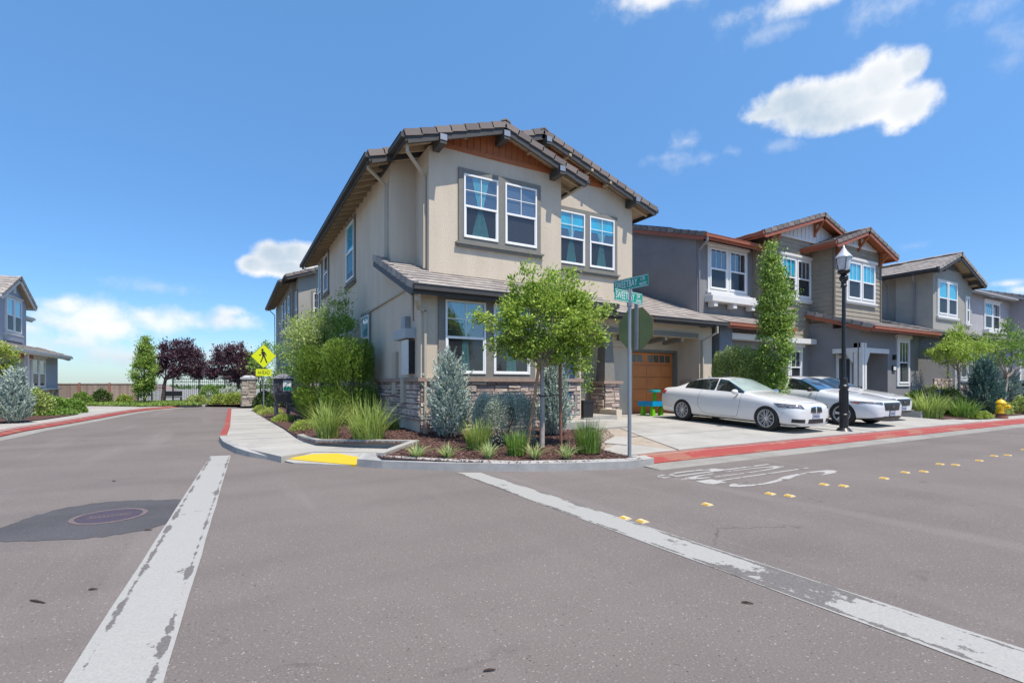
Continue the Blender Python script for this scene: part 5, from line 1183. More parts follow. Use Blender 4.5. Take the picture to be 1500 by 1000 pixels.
def sedan_details(car, body, hit, patch, seam, paint):
    for sg in (-1, 1):
        SD = (0,-sg,0); y = sg*1.05
        seam([(.72,y,.98),(.68,y,.60),(.58,y,.30)], SD); seam([(.58,y,.30),(-.9,y,.30)], SD); seam([(-.30,y,.30),(-.32,y,1.0)], SD); seam([(-.9,y,.30),(-1.15,y,.60),(-1.2,y,1.0)], SD)
        for x in (-.15,-1.02): patch('door_handle', [(x-.11,y,.86),(x+.11,y,.86),(x+.11,y,.885),(x-.11,y,.885)], SD, paint, off=.022)
        patch('headlamp', [(2.34, sg*.50, .655), (1.83, sg*.92, .70), (1.80, sg*.92, .745), (2.30, sg*.48, .73)], (-.75,-sg*.65,-.05), LAMPG, off=.007, nx=16)
        patch('side_marker', [(1.93, sg*.90, .66), (1.72, sg*.95, .69), (1.70, sg*.95, .735), (1.90, sg*.90, .72)], (-.35,-sg*.9,0), AMB, off=.010)
        patch('bumper_skirt', [(2.30, sg*.30, .20), (1.88, sg*.88, .19), (1.88, sg*.90, .24), (2.32, sg*.30, .34)], (-.7,-sg*.7,0), TRIMB, off=.01, nx=14)
    patch('grille', [(2.45,-.40,.50),(2.45,.40,.50),(2.45,.47,.72),(2.45,-.47,.72)], (-1,0,0), TRIMB, off=.008)
    for z in (.545,.59,.635,.68): seam([(2.45,-.42,z),(2.45,.42,z)], (-1,0,0), r=.004, nm='grille_bar', m=ALLOYD)
    patch('lower_intake', [(2.45,-.48,.22),(2.45,.48,.22),(2.45,.36,.33),(2.45,-.36,.33)], (-1,0,0), TRIMB, off=.008)
    h = hit((2.45,0,.61), (-1,0,0), .02); b = MB(); b.box(h.x,h.x+.008,-.05,-.032,h.z-.045,h.z+.045); b.box(h.x,h.x+.008,.032,.05,h.z-.045,h.z+.045); b.box(h.x,h.x+.008,-.032,.032,h.z-.008,h.z+.008); b.build('grille_emblem', CHROME, body)
    seam([(.95,-.76,1.0),(1.7,-.74,.88),(2.2,-.56,.77)], (0,0,-1)); seam([(.95,.76,1.0),(1.7,.74,.88),(2.2,.56,.77)], (0,0,-1))
    patch('sunroof', [(-.25,-.45,1.4),(-.25,.45,1.4),(-1.0,.45,1.4),(-1.0,-.45,1.4)], (0,0,-1), TRIMB, off=.003)
    plate(car, 2.375, .33); mirror(car, .56, 1.0, 1.03, TRIMB, 1.05)
    b = MB(); h = hit((-1.3,0,1.5),(0,0,-1),0); b.prism([tuple(h+Vector(q)) for q in ((.12,-.02,-.02),(-.09,-.02,-.02),(-.08,-.02,.05),(-.0,-.02,.04))], (0,.04,0)); b.build('roof_antenna', paint, body)
st = [
 (2.38,.24,.52,.60,.45,.60,.60,.52,.70,.42,.735,.745),
 (2.30,.21,.72,.78,.45,.76,.64,.66,.74,.50,.765,.78),
 (2.12,.20,.82,.88,.47,.86,.68,.76,.775,.56,.805,.82),
 (1.80,.19,.86,.92,.50,.905,.74,.81,.83,.60,.87,.885),
 (1.42,.18,.87,.93,.52,.915,.79,.83,.89,.62,.93,.945),
 (1.05,.18,.87,.925,.53,.91,.82,.83,.935,.64,.975,.995),
 (.88,.18,.87,.92,.53,.905,.83,.83,.955,.74,.985,1.02),
 (.74,.18,.87,.92,.53,.90,.84,.825,.965,.755,1.01,1.06),
 (.40,.18,.87,.92,.53,.895,.85,.82,.98,.69,1.19,1.24),
 (.05,.18,.87,.92,.53,.895,.86,.815,.99,.62,1.34,1.39),
 (-.30,.18,.87,.92,.53,.895,.86,.81,.995,.60,1.385,1.44),
 (-.36,.18,.87,.92,.53,.895,.86,.81,.995,.60,1.387,1.442),
 (-.85,.18,.87,.92,.54,.895,.87,.805,1.005,.60,1.375,1.44),
 (-1.22,.18,.87,.92,.54,.895,.88,.80,1.01,.60,1.32,1.39),
 (-1.28,.18,.87,.92,.54,.895,.88,.80,1.01,.60,1.31,1.38),
 (-1.60,.18,.87,.92,.55,.89,.885,.79,1.015,.63,1.20,1.26),
 (-1.95,.19,.86,.91,.56,.88,.89,.77,1.01,.66,1.08,1.12),
 (-2.20,.20,.83,.89,.57,.86,.88,.73,1.0,.62,1.04,1.055),
 (-2.45,.23,.76,.83,.58,.80,.86,.66,.975,.56,1.01,1.02),
 (-2.55,.28,.62,.70,.60,.68,.80,.58,.92,.48,.96,.97)]
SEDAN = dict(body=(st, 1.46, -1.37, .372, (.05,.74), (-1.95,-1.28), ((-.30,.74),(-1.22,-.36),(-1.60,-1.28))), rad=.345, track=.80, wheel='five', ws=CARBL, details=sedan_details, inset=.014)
make_car('sedan_car', 'white sedan with dark grille and five spoke wheels parked behind the black lamp post', (16.68, 9.42), SEDAN, PAINTS, z=(gz(10.8)+gz(8.0))/2, pitch=p_c)
make_car('sedan_car', 'white sedan farthest from the coupe, mostly hidden behind the other white sedan', (19.45, 10.25), SEDAN, PAINTW, z=(gz(11.6)+gz(8.8))/2, pitch=p_c*.8)
dk = make_car('parked_car', 'dark car with blue tinted windshield cut off by the right photo edge beyond the hydrant', (37.2, 8.6), SEDAN, mat('dark_blue_paint', (.02,.02,.035), rough=.3, coat=1.), rz=-math.pi/2, z=.22)
dk['group'] = 'cars parked nose out on the driveways'

# ------------------------------------------------------------------ street furniture
lp = root('street_lamp', (14.3, 7.15, .14), 'tall black street lamp post with clear lantern standing between the two white cars', 'street lamp')
X, Y = 14.3, 7.15
mb = MB(); mb.lathe([(.27,.10),(.27,.135),(.21,.15),(.16,.20),(.13,.24)], (X,Y,0), n=28); mb.build('base_plate', BLACK, lp)
mb = MB(); mb.lathe([(.105,.24),(.105,.55),(.115,.56),(.115,.60),(.098,.62),(.098,1.28),(.118,1.30),(.118,1.36),(.09,1.40),(.09,1.55),(.07,1.60)], (X,Y,0), n=24)
for k in range(12): a = 2*math.pi*k/12; mb.box(X+math.cos(a)*.100-.008, X+math.cos(a)*.100+.008, Y+math.sin(a)*.100-.008, Y+math.sin(a)*.100+.008, .66, 1.24)
mb.build('fluted_base', BLACK, lp)
mb = MB(); mb.lathe([(.055,1.58),(.043,4.0),(.075,4.02),(.075,4.06),(.062,4.08),(.060,4.15),(.10,4.2),(.11,4.28),(.07,4.34),(.06,4.36)], (X,Y,0), n=24); mb.build('pole', BLACK, lp)
mb = MB(); mb.lathe([(.06,4.34),(.14,4.40),(.15,4.44),(.14,4.46)], (X,Y,0), n=24); mb.build('lantern_base', BLACK, lp)
mb = MB(); mb.lathe([(.12,4.45),(.155,4.62),(.17,4.80)], (X,Y,0), n=24, cap=False); mb.build('lantern_globe', mat('ribbed_glass', (.55,.58,.62), (.35,.38,.42), .15, nscale=20, coat=1.), lp, smooth=True)
mb = MB(); mb.lathe([(.195,4.78),(.20,4.81),(.165,4.86),(.11,4.93),(.07,4.99),(.05,5.03),(.03,5.06),(.02,5.12),(.0,5.14)], (X,Y,0), n=28, cap=False); mb.build('lantern_cap', mat('pale_cap', (.48,.50,.53), rough=.35, metal=.2), lp, smooth=True)
mb = MB()
for k in range(4): a = math.pi/4+math.pi*k/2; mb.beam((X+math.cos(a)*.15,Y+math.sin(a)*.125,4.45),(X+math.cos(a)*.178,Y+math.sin(a)*.178,4.79),.012,.012)
mb.build('lantern_cage', BLACK, lp)
mb = MB(); mb.tube([(X,Y-.12,3.05),(X,Y+.12,3.05)],.012,6); mb.tube([(X+.02,Y,3.02),(X+.22,Y,3.08)],.012,6); mb.build('banner_arm', BLACK, lp)

# stop sign seen from behind with street name blades
sgp = root('stop_sign', (5.95,6.39,.14), 'grey backed stop sign on a galvanised pole with two green street name blades', 'stop sign')
X, Y = 5.95, 6.39
mb = MB(); mb.tube([(X,Y,.05),(X,Y,3.02)], .032, 14); mb.build('pole', GREYM, sgp)
ca, sa = math.cos(R(-8)), math.sin(R(-8))
fs = Fr((X+.075,Y-.02,0), (math.cos(R(-52)),math.sin(R(-52)),0))     # back of the sign faces the camera, the red face looks up the street
def octa(fr, cx, cz, r, c0, c1, m, name, parent):
    mb = MB(); mb.prism([fr.P(cx+r*math.cos(R(22.5+45*k)), cz+r*math.sin(R(22.5+45*k)), c0) for k in range(8)], fr.n*(c1-c0)); return mb.build(name, m, parent)
fs2 = Fr((X+.06,Y+.0,0), (math.cos(R(-80)),math.sin(R(-80)),0))
octa(fs2, .03, 2.36, .385, -.055, -.052, mat('weathered_sign_back', (.20,.22,.07), (.13,.155,.055), .5, nscale=2.5, metal=.2), 'sign_back', sgp)
octa(fs2, .03, 2.36, .385, -.060, -.0555, mat('stop_red', (.40,.01,.012), rough=.4), 'sign_face', sgp)
mb = MB(); fs2.box(mb, .03, .10, 2.0, 2.78, -.051, -.02); mb.build('sign_bracket', GREYM, sgp)
GSIGN = mat('green_sign', (.0,.26,.17), rough=.35); WHT = mat('sign_white', (.72,.74,.74), rough=.4)
def blade(fr, a0, w, z0, h, main, s1, s2):
    mb = MB(); fr.box(mb, a0, a0+w, z0, z0+h, -.003, .003); o = mb.build('street_name_blade', GSIGN, sgp)
    for sgn in (1, -1):
        e = fr.e*sgn; off = .0045; P0 = fr.P(a0 if sgn == 1 else a0+w, z0, off*sgn)
        for tx, x0, z_, ww, hh in ((main, .03, .045, w*.66, h*.60), (s1, w*.79, h*.55, w*.13, h*.30), (s2, w*.75, h*.16, w*.2, h*.26)):
            M = frame(P0+e*x0+Z*z_, e, (0,0,1)); M.translation -= Vector(sgp.location); text('lettering', tx, M, WHT, o, box=(ww, hh))
        M_ = MB(); e_ = Fr(P0, e)
        M_.quadv([e_.P(.01,.01,.0005), e_.P(w-.01,.01,.0005), e_.P(w-.01,.018,.0005), e_.P(.01,.018,.0005)]); M_.quadv([e_.P(.01,h-.018,.0005), e_.P(w-.01,h-.018,.0005), e_.P(w-.01,h-.01,.0005), e_.P(.01,h-.01,.0005)]); M_.build('sign_border', WHT, o)
blade(Fr((X,Y,0), (math.cos(R(12)),math.sin(R(12)),0)), -.42, .80, 2.80, .20, 'SWEETBAY', 'DR', '2900')
blade(Fr((X,Y,0), (math.cos(R(-84)),math.sin(R(-84)),0)), -.36, .76, 3.03, .20, 'SWEETBAY', 'CIR', '4600')
mb = MB(); mb.lathe([(.045,2.74),(.045,2.81)], (X,Y,0), n=14); mb.build('blade_clamp', GREYM, sgp)
mb = MB(); mb.box(X-.04,X+.04,Y-.02,Y+.02,3.0,3.04); mb.build('blade_clamp', GREYM, sgp)

# pedestrian warning sign
ps = root('pedestrian_sign', (1.33,25.8,.14), 'yellow green diamond pedestrian sign with AHEAD plaque beside the left pavement', 'road sign')
YG = mat('fluorescent_yellow_green', (.72,.80,.0), rough=.4); X, Y = 1.33, 25.8; D_ = 22.9
mb = MB(); mb.tube([(X,Y,.05),(X,Y,3.2)], .03, 10); mb.build('pole', GREYM, ps)
f = Fr((X,Y-.05,0), (math.cos(R(-20)), math.sin(R(-20)), 0)); zc = 2.72; r = .565
def dia(f, zc, r, c0, c1, m, nm, parent): mb = MB(); mb.prism([f.P(-r,zc,c0), f.P(0,zc-r,c0), f.P(r,zc,c0), f.P(0,zc+r,c0)], f.n*(c1-c0)); return mb.build(nm, m, parent)
so_ = dia(f, zc, r, 0, .006, BLACK, 'sign_border', ps); dia(f, zc, r-.02, .0065, .009, YG, 'sign_face', ps)
mb = MB(); c0 = .012
def q(*pts): mb.prism([f.P(a, zc+b, c0) for a, b in pts], f.n*.002)
mb.prism([f.P(-.05+.052*math.cos(R(k*36)), zc+.29+.06*math.sin(R(k*36)), c0) for k in range(10)], f.n*.002)
q((-.09,.22),(.03,.22),(.06,.0),(-.05,-.02)); q((-.09,.22),(-.04,.2),(-.12,.07),(-.20,.08),(-.20,.04),(-.10,.03)); q((.03,.22),(.11,.10),(.13,.0),(.10,.0),(.07,.09),(.0,.16))
q((-.05,-.01),(.01,-.01),(-.05,-.16),(-.11,-.30),(-.16,-.28),(-.09,-.14)); q((.0,.0),(.06,.0),(.11,-.15),(.17,-.30),(.12,-.32),(.06,-.17))
mb.build('walking_figure', BLACK, ps)
mb = MB(); f.box(mb, -.34, .34, 1.80, 2.12, .0, .006); mb.build('plaque', YG, ps)
M = frame(f.P(-.27,1.87,.008), f.e, (0,0,1)); M.translation -= Vector(ps.location); text('lettering', 'AHEAD', M, BLACK, ps, box=(.54,.18))

# mailbox-like waste station pedestal
ks = root('waste_station', (1.85,20.4,.2), 'dark grey pedestal box with pyramid cap and small green and white notice', 'pedestal box')
X, Y = 1.72, 20.6; DG = mat('dark_grey_metal', (.07,.065,.075), (.055,.05,.06), .5); mb = MB()
mb.hexa([(X-.24,Y-.22,.75),(X+.24,Y-.22,.75),(X+.24,Y+.25,.75),(X-.24,Y+.25,.75),(X-.33,Y-.3,1.02),(X+.33,Y-.3,1.02),(X+.33,Y+.3,1.02),(X-.33,Y+.3,1.02)]); mb.box(X-.33,X+.33,Y-.3,Y+.3,1.021,1.62); mb.build('cabinet', DG, ks)
mb = MB(); mb.hexa([(X-.42,Y-.38,1.625),(X+.42,Y-.38,1.625),(X+.42,Y+.38,1.625),(X-.42,Y+.38,1.625),(X-.10,Y-.1,1.80),(X+.10,Y-.1,1.80),(X+.10,Y+.1,1.80),(X-.10,Y+.1,1.80)]); mb.build('cap', mat('grey_cap', (.16,.155,.17), rough=.5), ks)
mb = MB(); mb.box(X-.30,X-.18,Y-.2,Y+.2,.05,.75); mb.build('leg', DG, ks); mb = MB(); mb.box(X+.12,X+.24,Y-.2,Y+.2,.05,.75); mb.build('leg', DG, ks)
mb = MB(); mb.box(X-.02,X+.26,Y-.312,Y-.301,1.16,1.55); o = mb.build('notice', WHT, ks); mb = MB(); mb.box(X+.0,X+.24,Y-.318,Y-.3125,1.18,1.32); mb.build('green_band', GSIGN, o)
mb = MB(); [mb.box(X-.345,X-.331,Y-.25+.17*k,Y-.13+.17*k,z0,z0+.1) for k in range(3) for z0 in (1.08,1.22,1.36,1.48)]; mb.build('slot_panel', GREYM, ks)

# hydrant
hy = root('fire_hydrant', (25.35,7.15,.14), 'yellow fire hydrant by the red kerb at the right edge', 'fire hydrant'); X, Y = 25.35, 7.15
HYY = mat('hydrant_yellow', (.75,.48,.01), (.6,.38,.01), .4)
mb = MB(); mb.lathe([(.20,.12),(.20,.20),(.13,.21),(.13,.26),(.16,.27),(.16,.31)], (X,Y,0), n=20); mb.build('base', mat('rust_base', (.25,.09,.06), rough=.8), hy)
mb = MB(); mb.lathe([(.17,.31),(.17,.35),(.135,.36),(.135,.66),(.165,.67),(.165,.71),(.14,.74),(.10,.80),(.045,.83),(.03,.84),(.03,.88),(0,.88)], (X,Y,0), n=22, cap=False); mb.build('barrel', HYY, hy, smooth=True)
for ax, s_ in (('x',-1),('x',1),('y',-1)):
    mb = MB(); mb.lathe([(.07,.08*s_),(.07,.20*s_),(.085,.20*s_),(.085,.25*s_),(.03,.26*s_),(.03,.29*s_)], (X,Y,.56), ax, 16); mb.build('outlet', HYY, hy)

# fences and gate on the far side
def post(mb, x, y, z0, z1, w=.1): mb.box(x-w/2,x+w/2,y-w/2,y+w/2,z0,z1)
FW = mat('weathered_fence', (.34,.26,.215), (.22,.165,.14), .9, attr=True); FP = mat('fence_post_wood', (.28,.13,.09), rough=.85)
wf = root('wooden_fence', (-7.8,43,.1), 'weathered brown board fence beyond the blue grey house', 'fence')
A, B = Vector((-10.2,42.3,0)), Vector((-5.6,42.7,0)); d = (B-A).normalized(); n_ = Vector((-d.y,d.x,0)); L_ = (B-A).length; mb = MB(); x = 0
while x < L_:
    p = A+d*x; mb.obox(p+Z*.05, d*.135, n_*.02, Z*(1.42+random.uniform(-.01,.01)), random.random()); x += .142
mb.build('board', FW, wf)
mb = MB(); mb.obox(A-n_*.03+Z*1.42, d*L_, n_*.09, Z*.05); mb.build('cap_rail', FW, wf)
for k in range(4): mb = MB(); p = A+d*(L_*k/3)-n_*.06; post(mb, p.x, p.y, 0, 1.52, .11); mb.build('post', FP, wf)
def iron_fence(nm, lab, A, B, h, posts, sp=.12, cat='fence', grp=None):
    A, B = Vector(A), Vector(B); fo = root(nm, tuple((A+B)/2), lab, cat, grp); d = (B-A).normalized(); L_ = (B-A).length; n_ = Vector((-d.y,d.x,0)); mb = MB(); x = sp/2
    while x < L_: p = A+d*x; post(mb, p.x, p.y, A.z+.08, A.z+h, .022); x += sp
    mb.build('picket', BLACK, fo); mb = MB()
    for z in (.15, h-.08, h-.28): mb.obox(A+Z*z-n_*.018, d*L_, n_*.036, Z*.035)
    mb.build('rail', BLACK, fo)
    for k in range(posts+1): mb = MB(); p = A+d*(L_*k/posts); post(mb, p.x, p.y, A.z, A.z+h+.05, .075); mb.build('post', BLACK, fo)
    return fo
iron_fence('iron_gate', 'low black metal gate between the wooden fence and taller railings', (-5.5,42.0,.1), (-3.9,41.2,.1), 1.35, 2, .09, 'gate')
iron_fence('iron_fence', 'tall black railings running in front of the purple trees', (-3.5,41.5,.1), (1.2,39.8,.1), 1.75, 3, .13, 'fence')
iron_fence('iron_fence', 'black railings right of the stone gate pillar', (1.6,34.4,.1), (3.4,36.8,.1), 1.5, 1, .13, 'fence')
bn = root('bench', (-3.3,40.6,.1), 'dark metal bench standing before the black railings', 'bench'); mb = MB(); mb.box(-3.9,-2.9,40.3,40.75,.5,.56); mb.build('seat', BLACK, bn)
for x in (-3.85,-2.95): mb = MB(); mb.box(x-.03,x+.03,40.3,40.75,.1,.5); mb.build('leg', BLACK, bn)
mb = MB(); mb.box(-3.9,-2.9,40.76,40.8,.6,.95); mb.build('backrest', BLACK, bn)
pl_ = root('gate_pillar', (.95,34.0,.1), 'pale stone gate pillar with flat cap near the pedestrian sign', 'pillar'); X, Y = .95, 34.0
mb = MB(); mb.box(X-.36,X+.36,Y-.36,Y+.36,.1,1.72); mb.build('pillar_core', GROUT, pl_)
PS_ = mat('pale_ledge_stone', (.50,.44,.37), (.34,.29,.25), .9, attr=True, bump=.6, bscale=20); ST_OLD = STONE; STONE = PS_
stones('stone_face', Fr((X-.38,Y-.37,0), FRONT), .76, .1, 1.72, pl_, .04); stones('stone_face', Fr((X-.37,Y+.38,0), LSIDE), .76, .1, 1.72, pl_, .04); STONE = ST_OLD
mb = MB(); mb.box(X-.46,X+.46,Y-.46,Y+.46,1.72,1.84); mb.hexa([(X-.40,Y-.40,1.84),(X+.40,Y-.40,1.84),(X+.40,Y+.40,1.84),(X-.40,Y+.40,1.84),(X-.2,Y-.2,1.95),(X+.2,Y-.2,1.95),(X+.2,Y+.2,1.95),(X-.2,Y+.2,1.95)]); mb.build('cap', mat('pale_cap_stone', (.40,.40,.42), rough=.8), pl_)
# far rooftops
for (x, y, w, hz, lb) in ((-48,150,14,1.6,'distant brown roofed house seen just above the board fence'),(-16,150,7,-.2,'distant pink walled house seen through the black railings')):
    dh = root('distant_house', (x,y,0), lb, 'house'); mb = MB(); mb.box(x-w/2,x+w/2,y,y+9,-2,hz); mb.build('wall', mat('far_pink', (.42,.30,.26), rough=.9), dh)
    mb = MB(); mb.hexa([(x-w/2-.6,y-.6,hz),(x+w/2+.6,y-.6,hz),(x+w/2+.6,y+9.6,hz),(x-w/2-.6,y+9.6,hz),(x-w/4,y+4,hz+1.5),(x+w/4,y+4,hz+1.5),(x+w/4,y+5,hz+1.5),(x-w/4,y+5,hz+1.5)]); mb.build('roof', mat('far_roof', (.20,.15,.14), rough=.9), dh)

# toddler play slide by the garage, black planter, blue bin
ty = root('toddler_slide', (12.0,12.3,.3), 'green and blue plastic toddler play table behind the white coupe', 'toy'); X, Y = 12.65, 12.35
GP = mat('lime_plastic', (.16,.50,.01), rough=.4); BP = mat('blue_plastic', (.0,.30,.60), rough=.4); TP = mat('teal_plastic', (.02,.40,.38), rough=.4)
for dx, dy in ((-.1,0),(.38,.1),(-.1,.45),(.38,.5)): mb = MB(); mb.hexa([(X+dx-.07,Y+dy-.07,.3),(X+dx+.07,Y+dy-.07,.3),(X+dx+.07,Y+dy+.07,.3),(X+dx-.07,Y+dy+.07,.3),(X+dx-.045,Y+dy-.045,.66),(X+dx+.045,Y+dy-.045,.66),(X+dx+.045,Y+dy+.045,.66),(X+dx-.045,Y+dy+.045,.66)]); mb.build('leg', GP, ty)
mb = MB(); mb.box(X-.2,X+.5,Y-.1,Y+.6,.66,.72); mb.box(X-.2,X+.5,Y-.1,Y-.06,.72,.82); mb.box(X-.2,X-.16,Y-.06,Y+.6,.72,.82); mb.box(X+.46,X+.5,Y-.06,Y+.6,.72,.82); mb.build('tray', BP, ty)
mb = MB(); mb.box(X+.2,X+.28,Y+.2,Y+.28,.72,1.12); mb.build('tower', GP, ty); mb = MB(); mb.lathe([(.05,1.12),(.2,1.14),(.2,1.22),(.14,1.22)], (X+.24,Y+.24,0), n=18); mb.build('top_bowl', TP, ty)
pt = root('planter_pot', (8.8,11.3,.46), 'tall black square planter pot on the porch with a climbing plant', 'plant pot'); X, Y = 8.85, 11.35
mb = MB(); mb.hexa([(X-.17,Y-.17,.46),(X+.17,Y-.17,.46),(X+.17,Y+.17,.46),(X-.17,Y+.17,.46),(X-.19,Y-.19,.90),(X+.19,Y-.19,.90),(X+.19,Y+.19,.90),(X-.19,Y+.19,.90)]); mb.box(X-.21,X+.21,Y-.21,Y+.21,.90,.95); mb.build('pot', TRIMB, pt)
bb = PZ(1363,578,.9); bbx = root('blue_bin', (bb[0]*.8,bb[1]*.8,.2), 'small blue and white box standing behind the clipped hedge by the olive house', 'box')
k = .86; X, Y = 28.2, 9.95; bbx.location = (X, Y, .3)
mb = MB(); mb.box(X-.18,X+.18,Y-.12,Y+.12,.9,1.18); mb.build('box_body', mat('bin_blue', (.02,.08,.38), rough=.5), bbx); mb = MB(); mb.box(X-.15,X+.15,Y-.13,Y-.12,.72,.88); mb.build('white_front', WHT, bbx); mb = MB(); mb.box(X-.02,X+.02,Y-.02,Y+.02,.2,.9); mb.build('stand', GREYM, bbx)

# ------------------------------------------------------------------ plants
def leafmat(name, a, b, tr=.3, rough=.55): return mat(name, a, b, rough, attr=True, transl=tr, spec=.4)
LM_CRAPE = leafmat('crape_leaf', (.10,.20,.02), (.58,.72,.13), .42)
LM_DARK = leafmat('dark_leaf', (.035,.085,.018), (.12,.20,.035))
LM_MID = leafmat('mid_leaf', (.07,.17,.025), (.30,.44,.08))
LM_HB = leafmat('hornbeam_leaf', (.07,.17,.02), (.44,.58,.12))
LM_POD = leafmat('podocarpus_leaf', (.07,.15,.018), (.26,.38,.05), .3)
LM_PLUM = leafmat('plum_leaf', (.035,.018,.028), (.145,.065,.09), .25)
LM_JUN = leafmat('blue_juniper', (.20,.28,.24), (.62,.70,.62), .12, .7)
LM_JUND = leafmat('teal_juniper', (.05,.12,.10), (.20,.32,.27), .12, .7)
LM_TEU = leafmat('grey_green_leaf', (.22,.28,.21), (.62,.67,.55), .12, .7)
LM_GRASS = leafmat('green_blade', (.17,.27,.045), (.52,.60,.17), .35)
LM_YG = leafmat('yellow_green_leaf', (.20,.30,.04), (.46,.52,.12), .3)
LM_VAR = leafmat('striped_blade', (.22,.36,.07), (.66,.68,.36), .35)
LM_OLIVE = leafmat('olive_leaf', (.16,.24,.05), (.55,.62,.20), .25)
LM_PINK = leafmat('pale_flower', (.5,.22,.30), (.75,.55,.55), .3)
BARK = mat('pale_bark', (.42,.37,.33), (.28,.24,.21), .9, nscale=12, bump=.4, bscale=30); BARKD = mat('dark_bark', (.13,.09,.07), (.08,.055,.045), .9, nscale=12); STAKE = mat('stake_wood', (.42,.24,.14), (.30,.16,.09), .85, nscale=8)
def unit(a): return a/np.maximum(np.linalg.norm(a, axis=1)[:, None], 1e-6)
def leaves(name, C, Dr, S, wr, m, parent, fold=.25):
    """C centres, Dr long-axis directions, S lengths; one bent diamond per leaf"""
    n = len(C); Dr = unit(Dr); Rn = unit(rng.normal(size=(n,3))*.62+np.array([.1,-.42,.9])); Wd = unit(np.cross(Dr, Rn)); U = np.cross(Dr, Wd); S = S[:, None]
    V = np.stack([C-Dr*S/2, C+Wd*S*wr/2+U*S*fold*.15, C+Dr*S/2-U*S*fold*.2, C-Wd*S*wr/2+U*S*fold*.15], 1).reshape(-1, 3)
    return fast(name, V, np.arange(4*n).reshape(n, 4), np.clip(rng.beta(1.6, 1.8, n), 0, 1), m, parent)
def ell_pts(n, c, r, shell=.35):
    d = unit(rng.normal(size=(n,3))); k = rng.uniform(shell, 1, n)**.6; return np.array(c)+d*k[:, None]*np.array(r)
def tree_crown(ells, nclus, per, spread, size, m, root_, wr=.45, up=.2, name='crown', limbs=None, droop=0, outset=None):
    """ells: list of (centre, radii, weight)"""
    w = np.array([e[2] for e in ells], float); w /= w.sum(); cl_ = []
    for e, k in zip(ells, w): cl_.append(ell_pts(max(1, int(nclus*k)), e[0], e[1]))
    cl_ = np.concatenate(cl_); n = len(cl_)*per; idx = np.repeat(np.arange(len(cl_)), per)
    sp = spread*rng.uniform(.5, 1.4, len(cl_))[idx][:, None]; ctr = np.mean(cl_, 0)
    out = unit(cl_-ctr)[idx]
    off = rng.normal(size=(n,3))*sp*np.array([1,1,.7]); C = cl_[idx]+off+out*rng.uniform(0, spread*.8, n)[:, None]
    Dr = rng.normal(size=(n,3))*.8+out*.9+np.array([0,0,up-droop]); S = rng.uniform(.6, 1.25, n)*size
    o = leaves(name, C, Dr, S, wr, m, root_); return cl_
def limbs_to(mb, base, fork, tips, r0, r1):
    for t in tips:
        t = Vector(t); f = Vector(fork); mid = f.lerp(t, .5)+Vector((random.uniform(-.06,.06), random.uniform(-.06,.06), .08*(t-f).length)); mb.tube([f-Z*.03, f.lerp(mid, .5)+Vector((random.uniform(-.02,.02),random.uniform(-.02,.02),0)), mid, t], [r0, r0*.75, r0*.5, r1], 7)
def blades(name, base, n, h, spread, w, m, parent, seg=5, stiff=.5, baser=.12, tips=.9):
    """clump of arching blades"""
    a = rng.uniform(0, 2*np.pi, n); rr = baser*np.sqrt(rng.random(n)); L = h*rng.uniform(.4, 1.15, n); lean = spread*1.15*rng.beta(1.2, 1.3, n); wd = w*rng.uniform(.7, 1.2, n)
    B = np.array(base)+np.stack([np.cos(a)*rr, np.sin(a)*rr, np.zeros(n)], 1); a2 = a+rng.normal(0, .5, n); dx, dy = np.cos(a2), np.sin(a2); tw = rng.uniform(0, np.pi, n); V = []
    for k in range(seg+1):
        t = k/seg; hor = lean*L*t**(1+stiff*1.6); ver = L*(t-.42*np.clip(lean,0,1.2)*t**2.4); ww = wd*(1-t**2*tips)
        P = B+np.stack([dx*hor, dy*hor, ver], 1); Wv = np.stack([-dy*np.cos(tw*.3)+dx*.2*np.sin(tw), dx*np.cos(tw*.3)+dy*.2*np.sin(tw), .15*np.sin(tw)], 1)*ww[:, None]/2
        V.append(P-Wv); V.append(P+Wv)
    V = np.stack(V, 1).reshape(-1, 3); F = []; st_ = 2*(seg+1)
    for k in range(seg): q_ = np.array([2*k, 2*k+1, 2*k+3, 2*k+2]); F.append(np.arange(n)[:, None]*st_+q_)
    F = np.stack(F, 1).reshape(-1, 4); tn = np.repeat(rng.beta(1.5, 1.6, n), seg)
    return fast(name, V, F, tn, m, parent)
def juniper(x, y, z, h, r, label, m=None, n=15000, grp=None, top=1.0, ls=.075, sharp=1.0, name='juniper'):
    t = root(name, (x,y,z), label, 'shrub', grp); mb = MB(); mb.tube([(x,y,z-.05),(x,y,z+h*.5)], [.045,.02], 8); mb.build('trunk', BARKD, t)
    nb = int(n/34); tt = rng.beta(1.15, 1.25, nb); prof = np.where(tt < .22, .72+tt/.22*.28, np.clip(1-(tt-.22)/.78, 0, 1)**(.8*sharp)*1.0)
    a = rng.uniform(0, 2*np.pi, nb); rad = r*prof*rng.uniform(.55, 1.05, nb)
    bs = np.stack([x+np.cos(a)*rad*.55, y+np.sin(a)*rad*.55, z+.04+h*tt*.86], 1); dirs = np.stack([np.cos(a)*(.62-.35*tt), np.sin(a)*(.62-.35*tt), np.full(nb, .85)], 1)+rng.normal(0, .14, (nb,3)); dirs = unit(dirs)
    L = (.15+.22*rng.random(nb)**2)*h*(.75+.25*(1-tt)); idx = np.repeat(np.arange(nb), 34); u_ = rng.random(len(idx)); C = bs[idx]+dirs[idx]*(L[idx]*u_)[:, None]+rng.normal(0, 1, (len(idx),3))*(.035*h/1.9*(1.15-u_))[:, None]
    Dr = dirs[idx]*1.3+rng.normal(0, .5, (len(idx),3)); leaves('foliage', C, Dr, ls*rng.uniform(.6, 1.3, len(idx)), .26, m or LM_JUN, t); return t
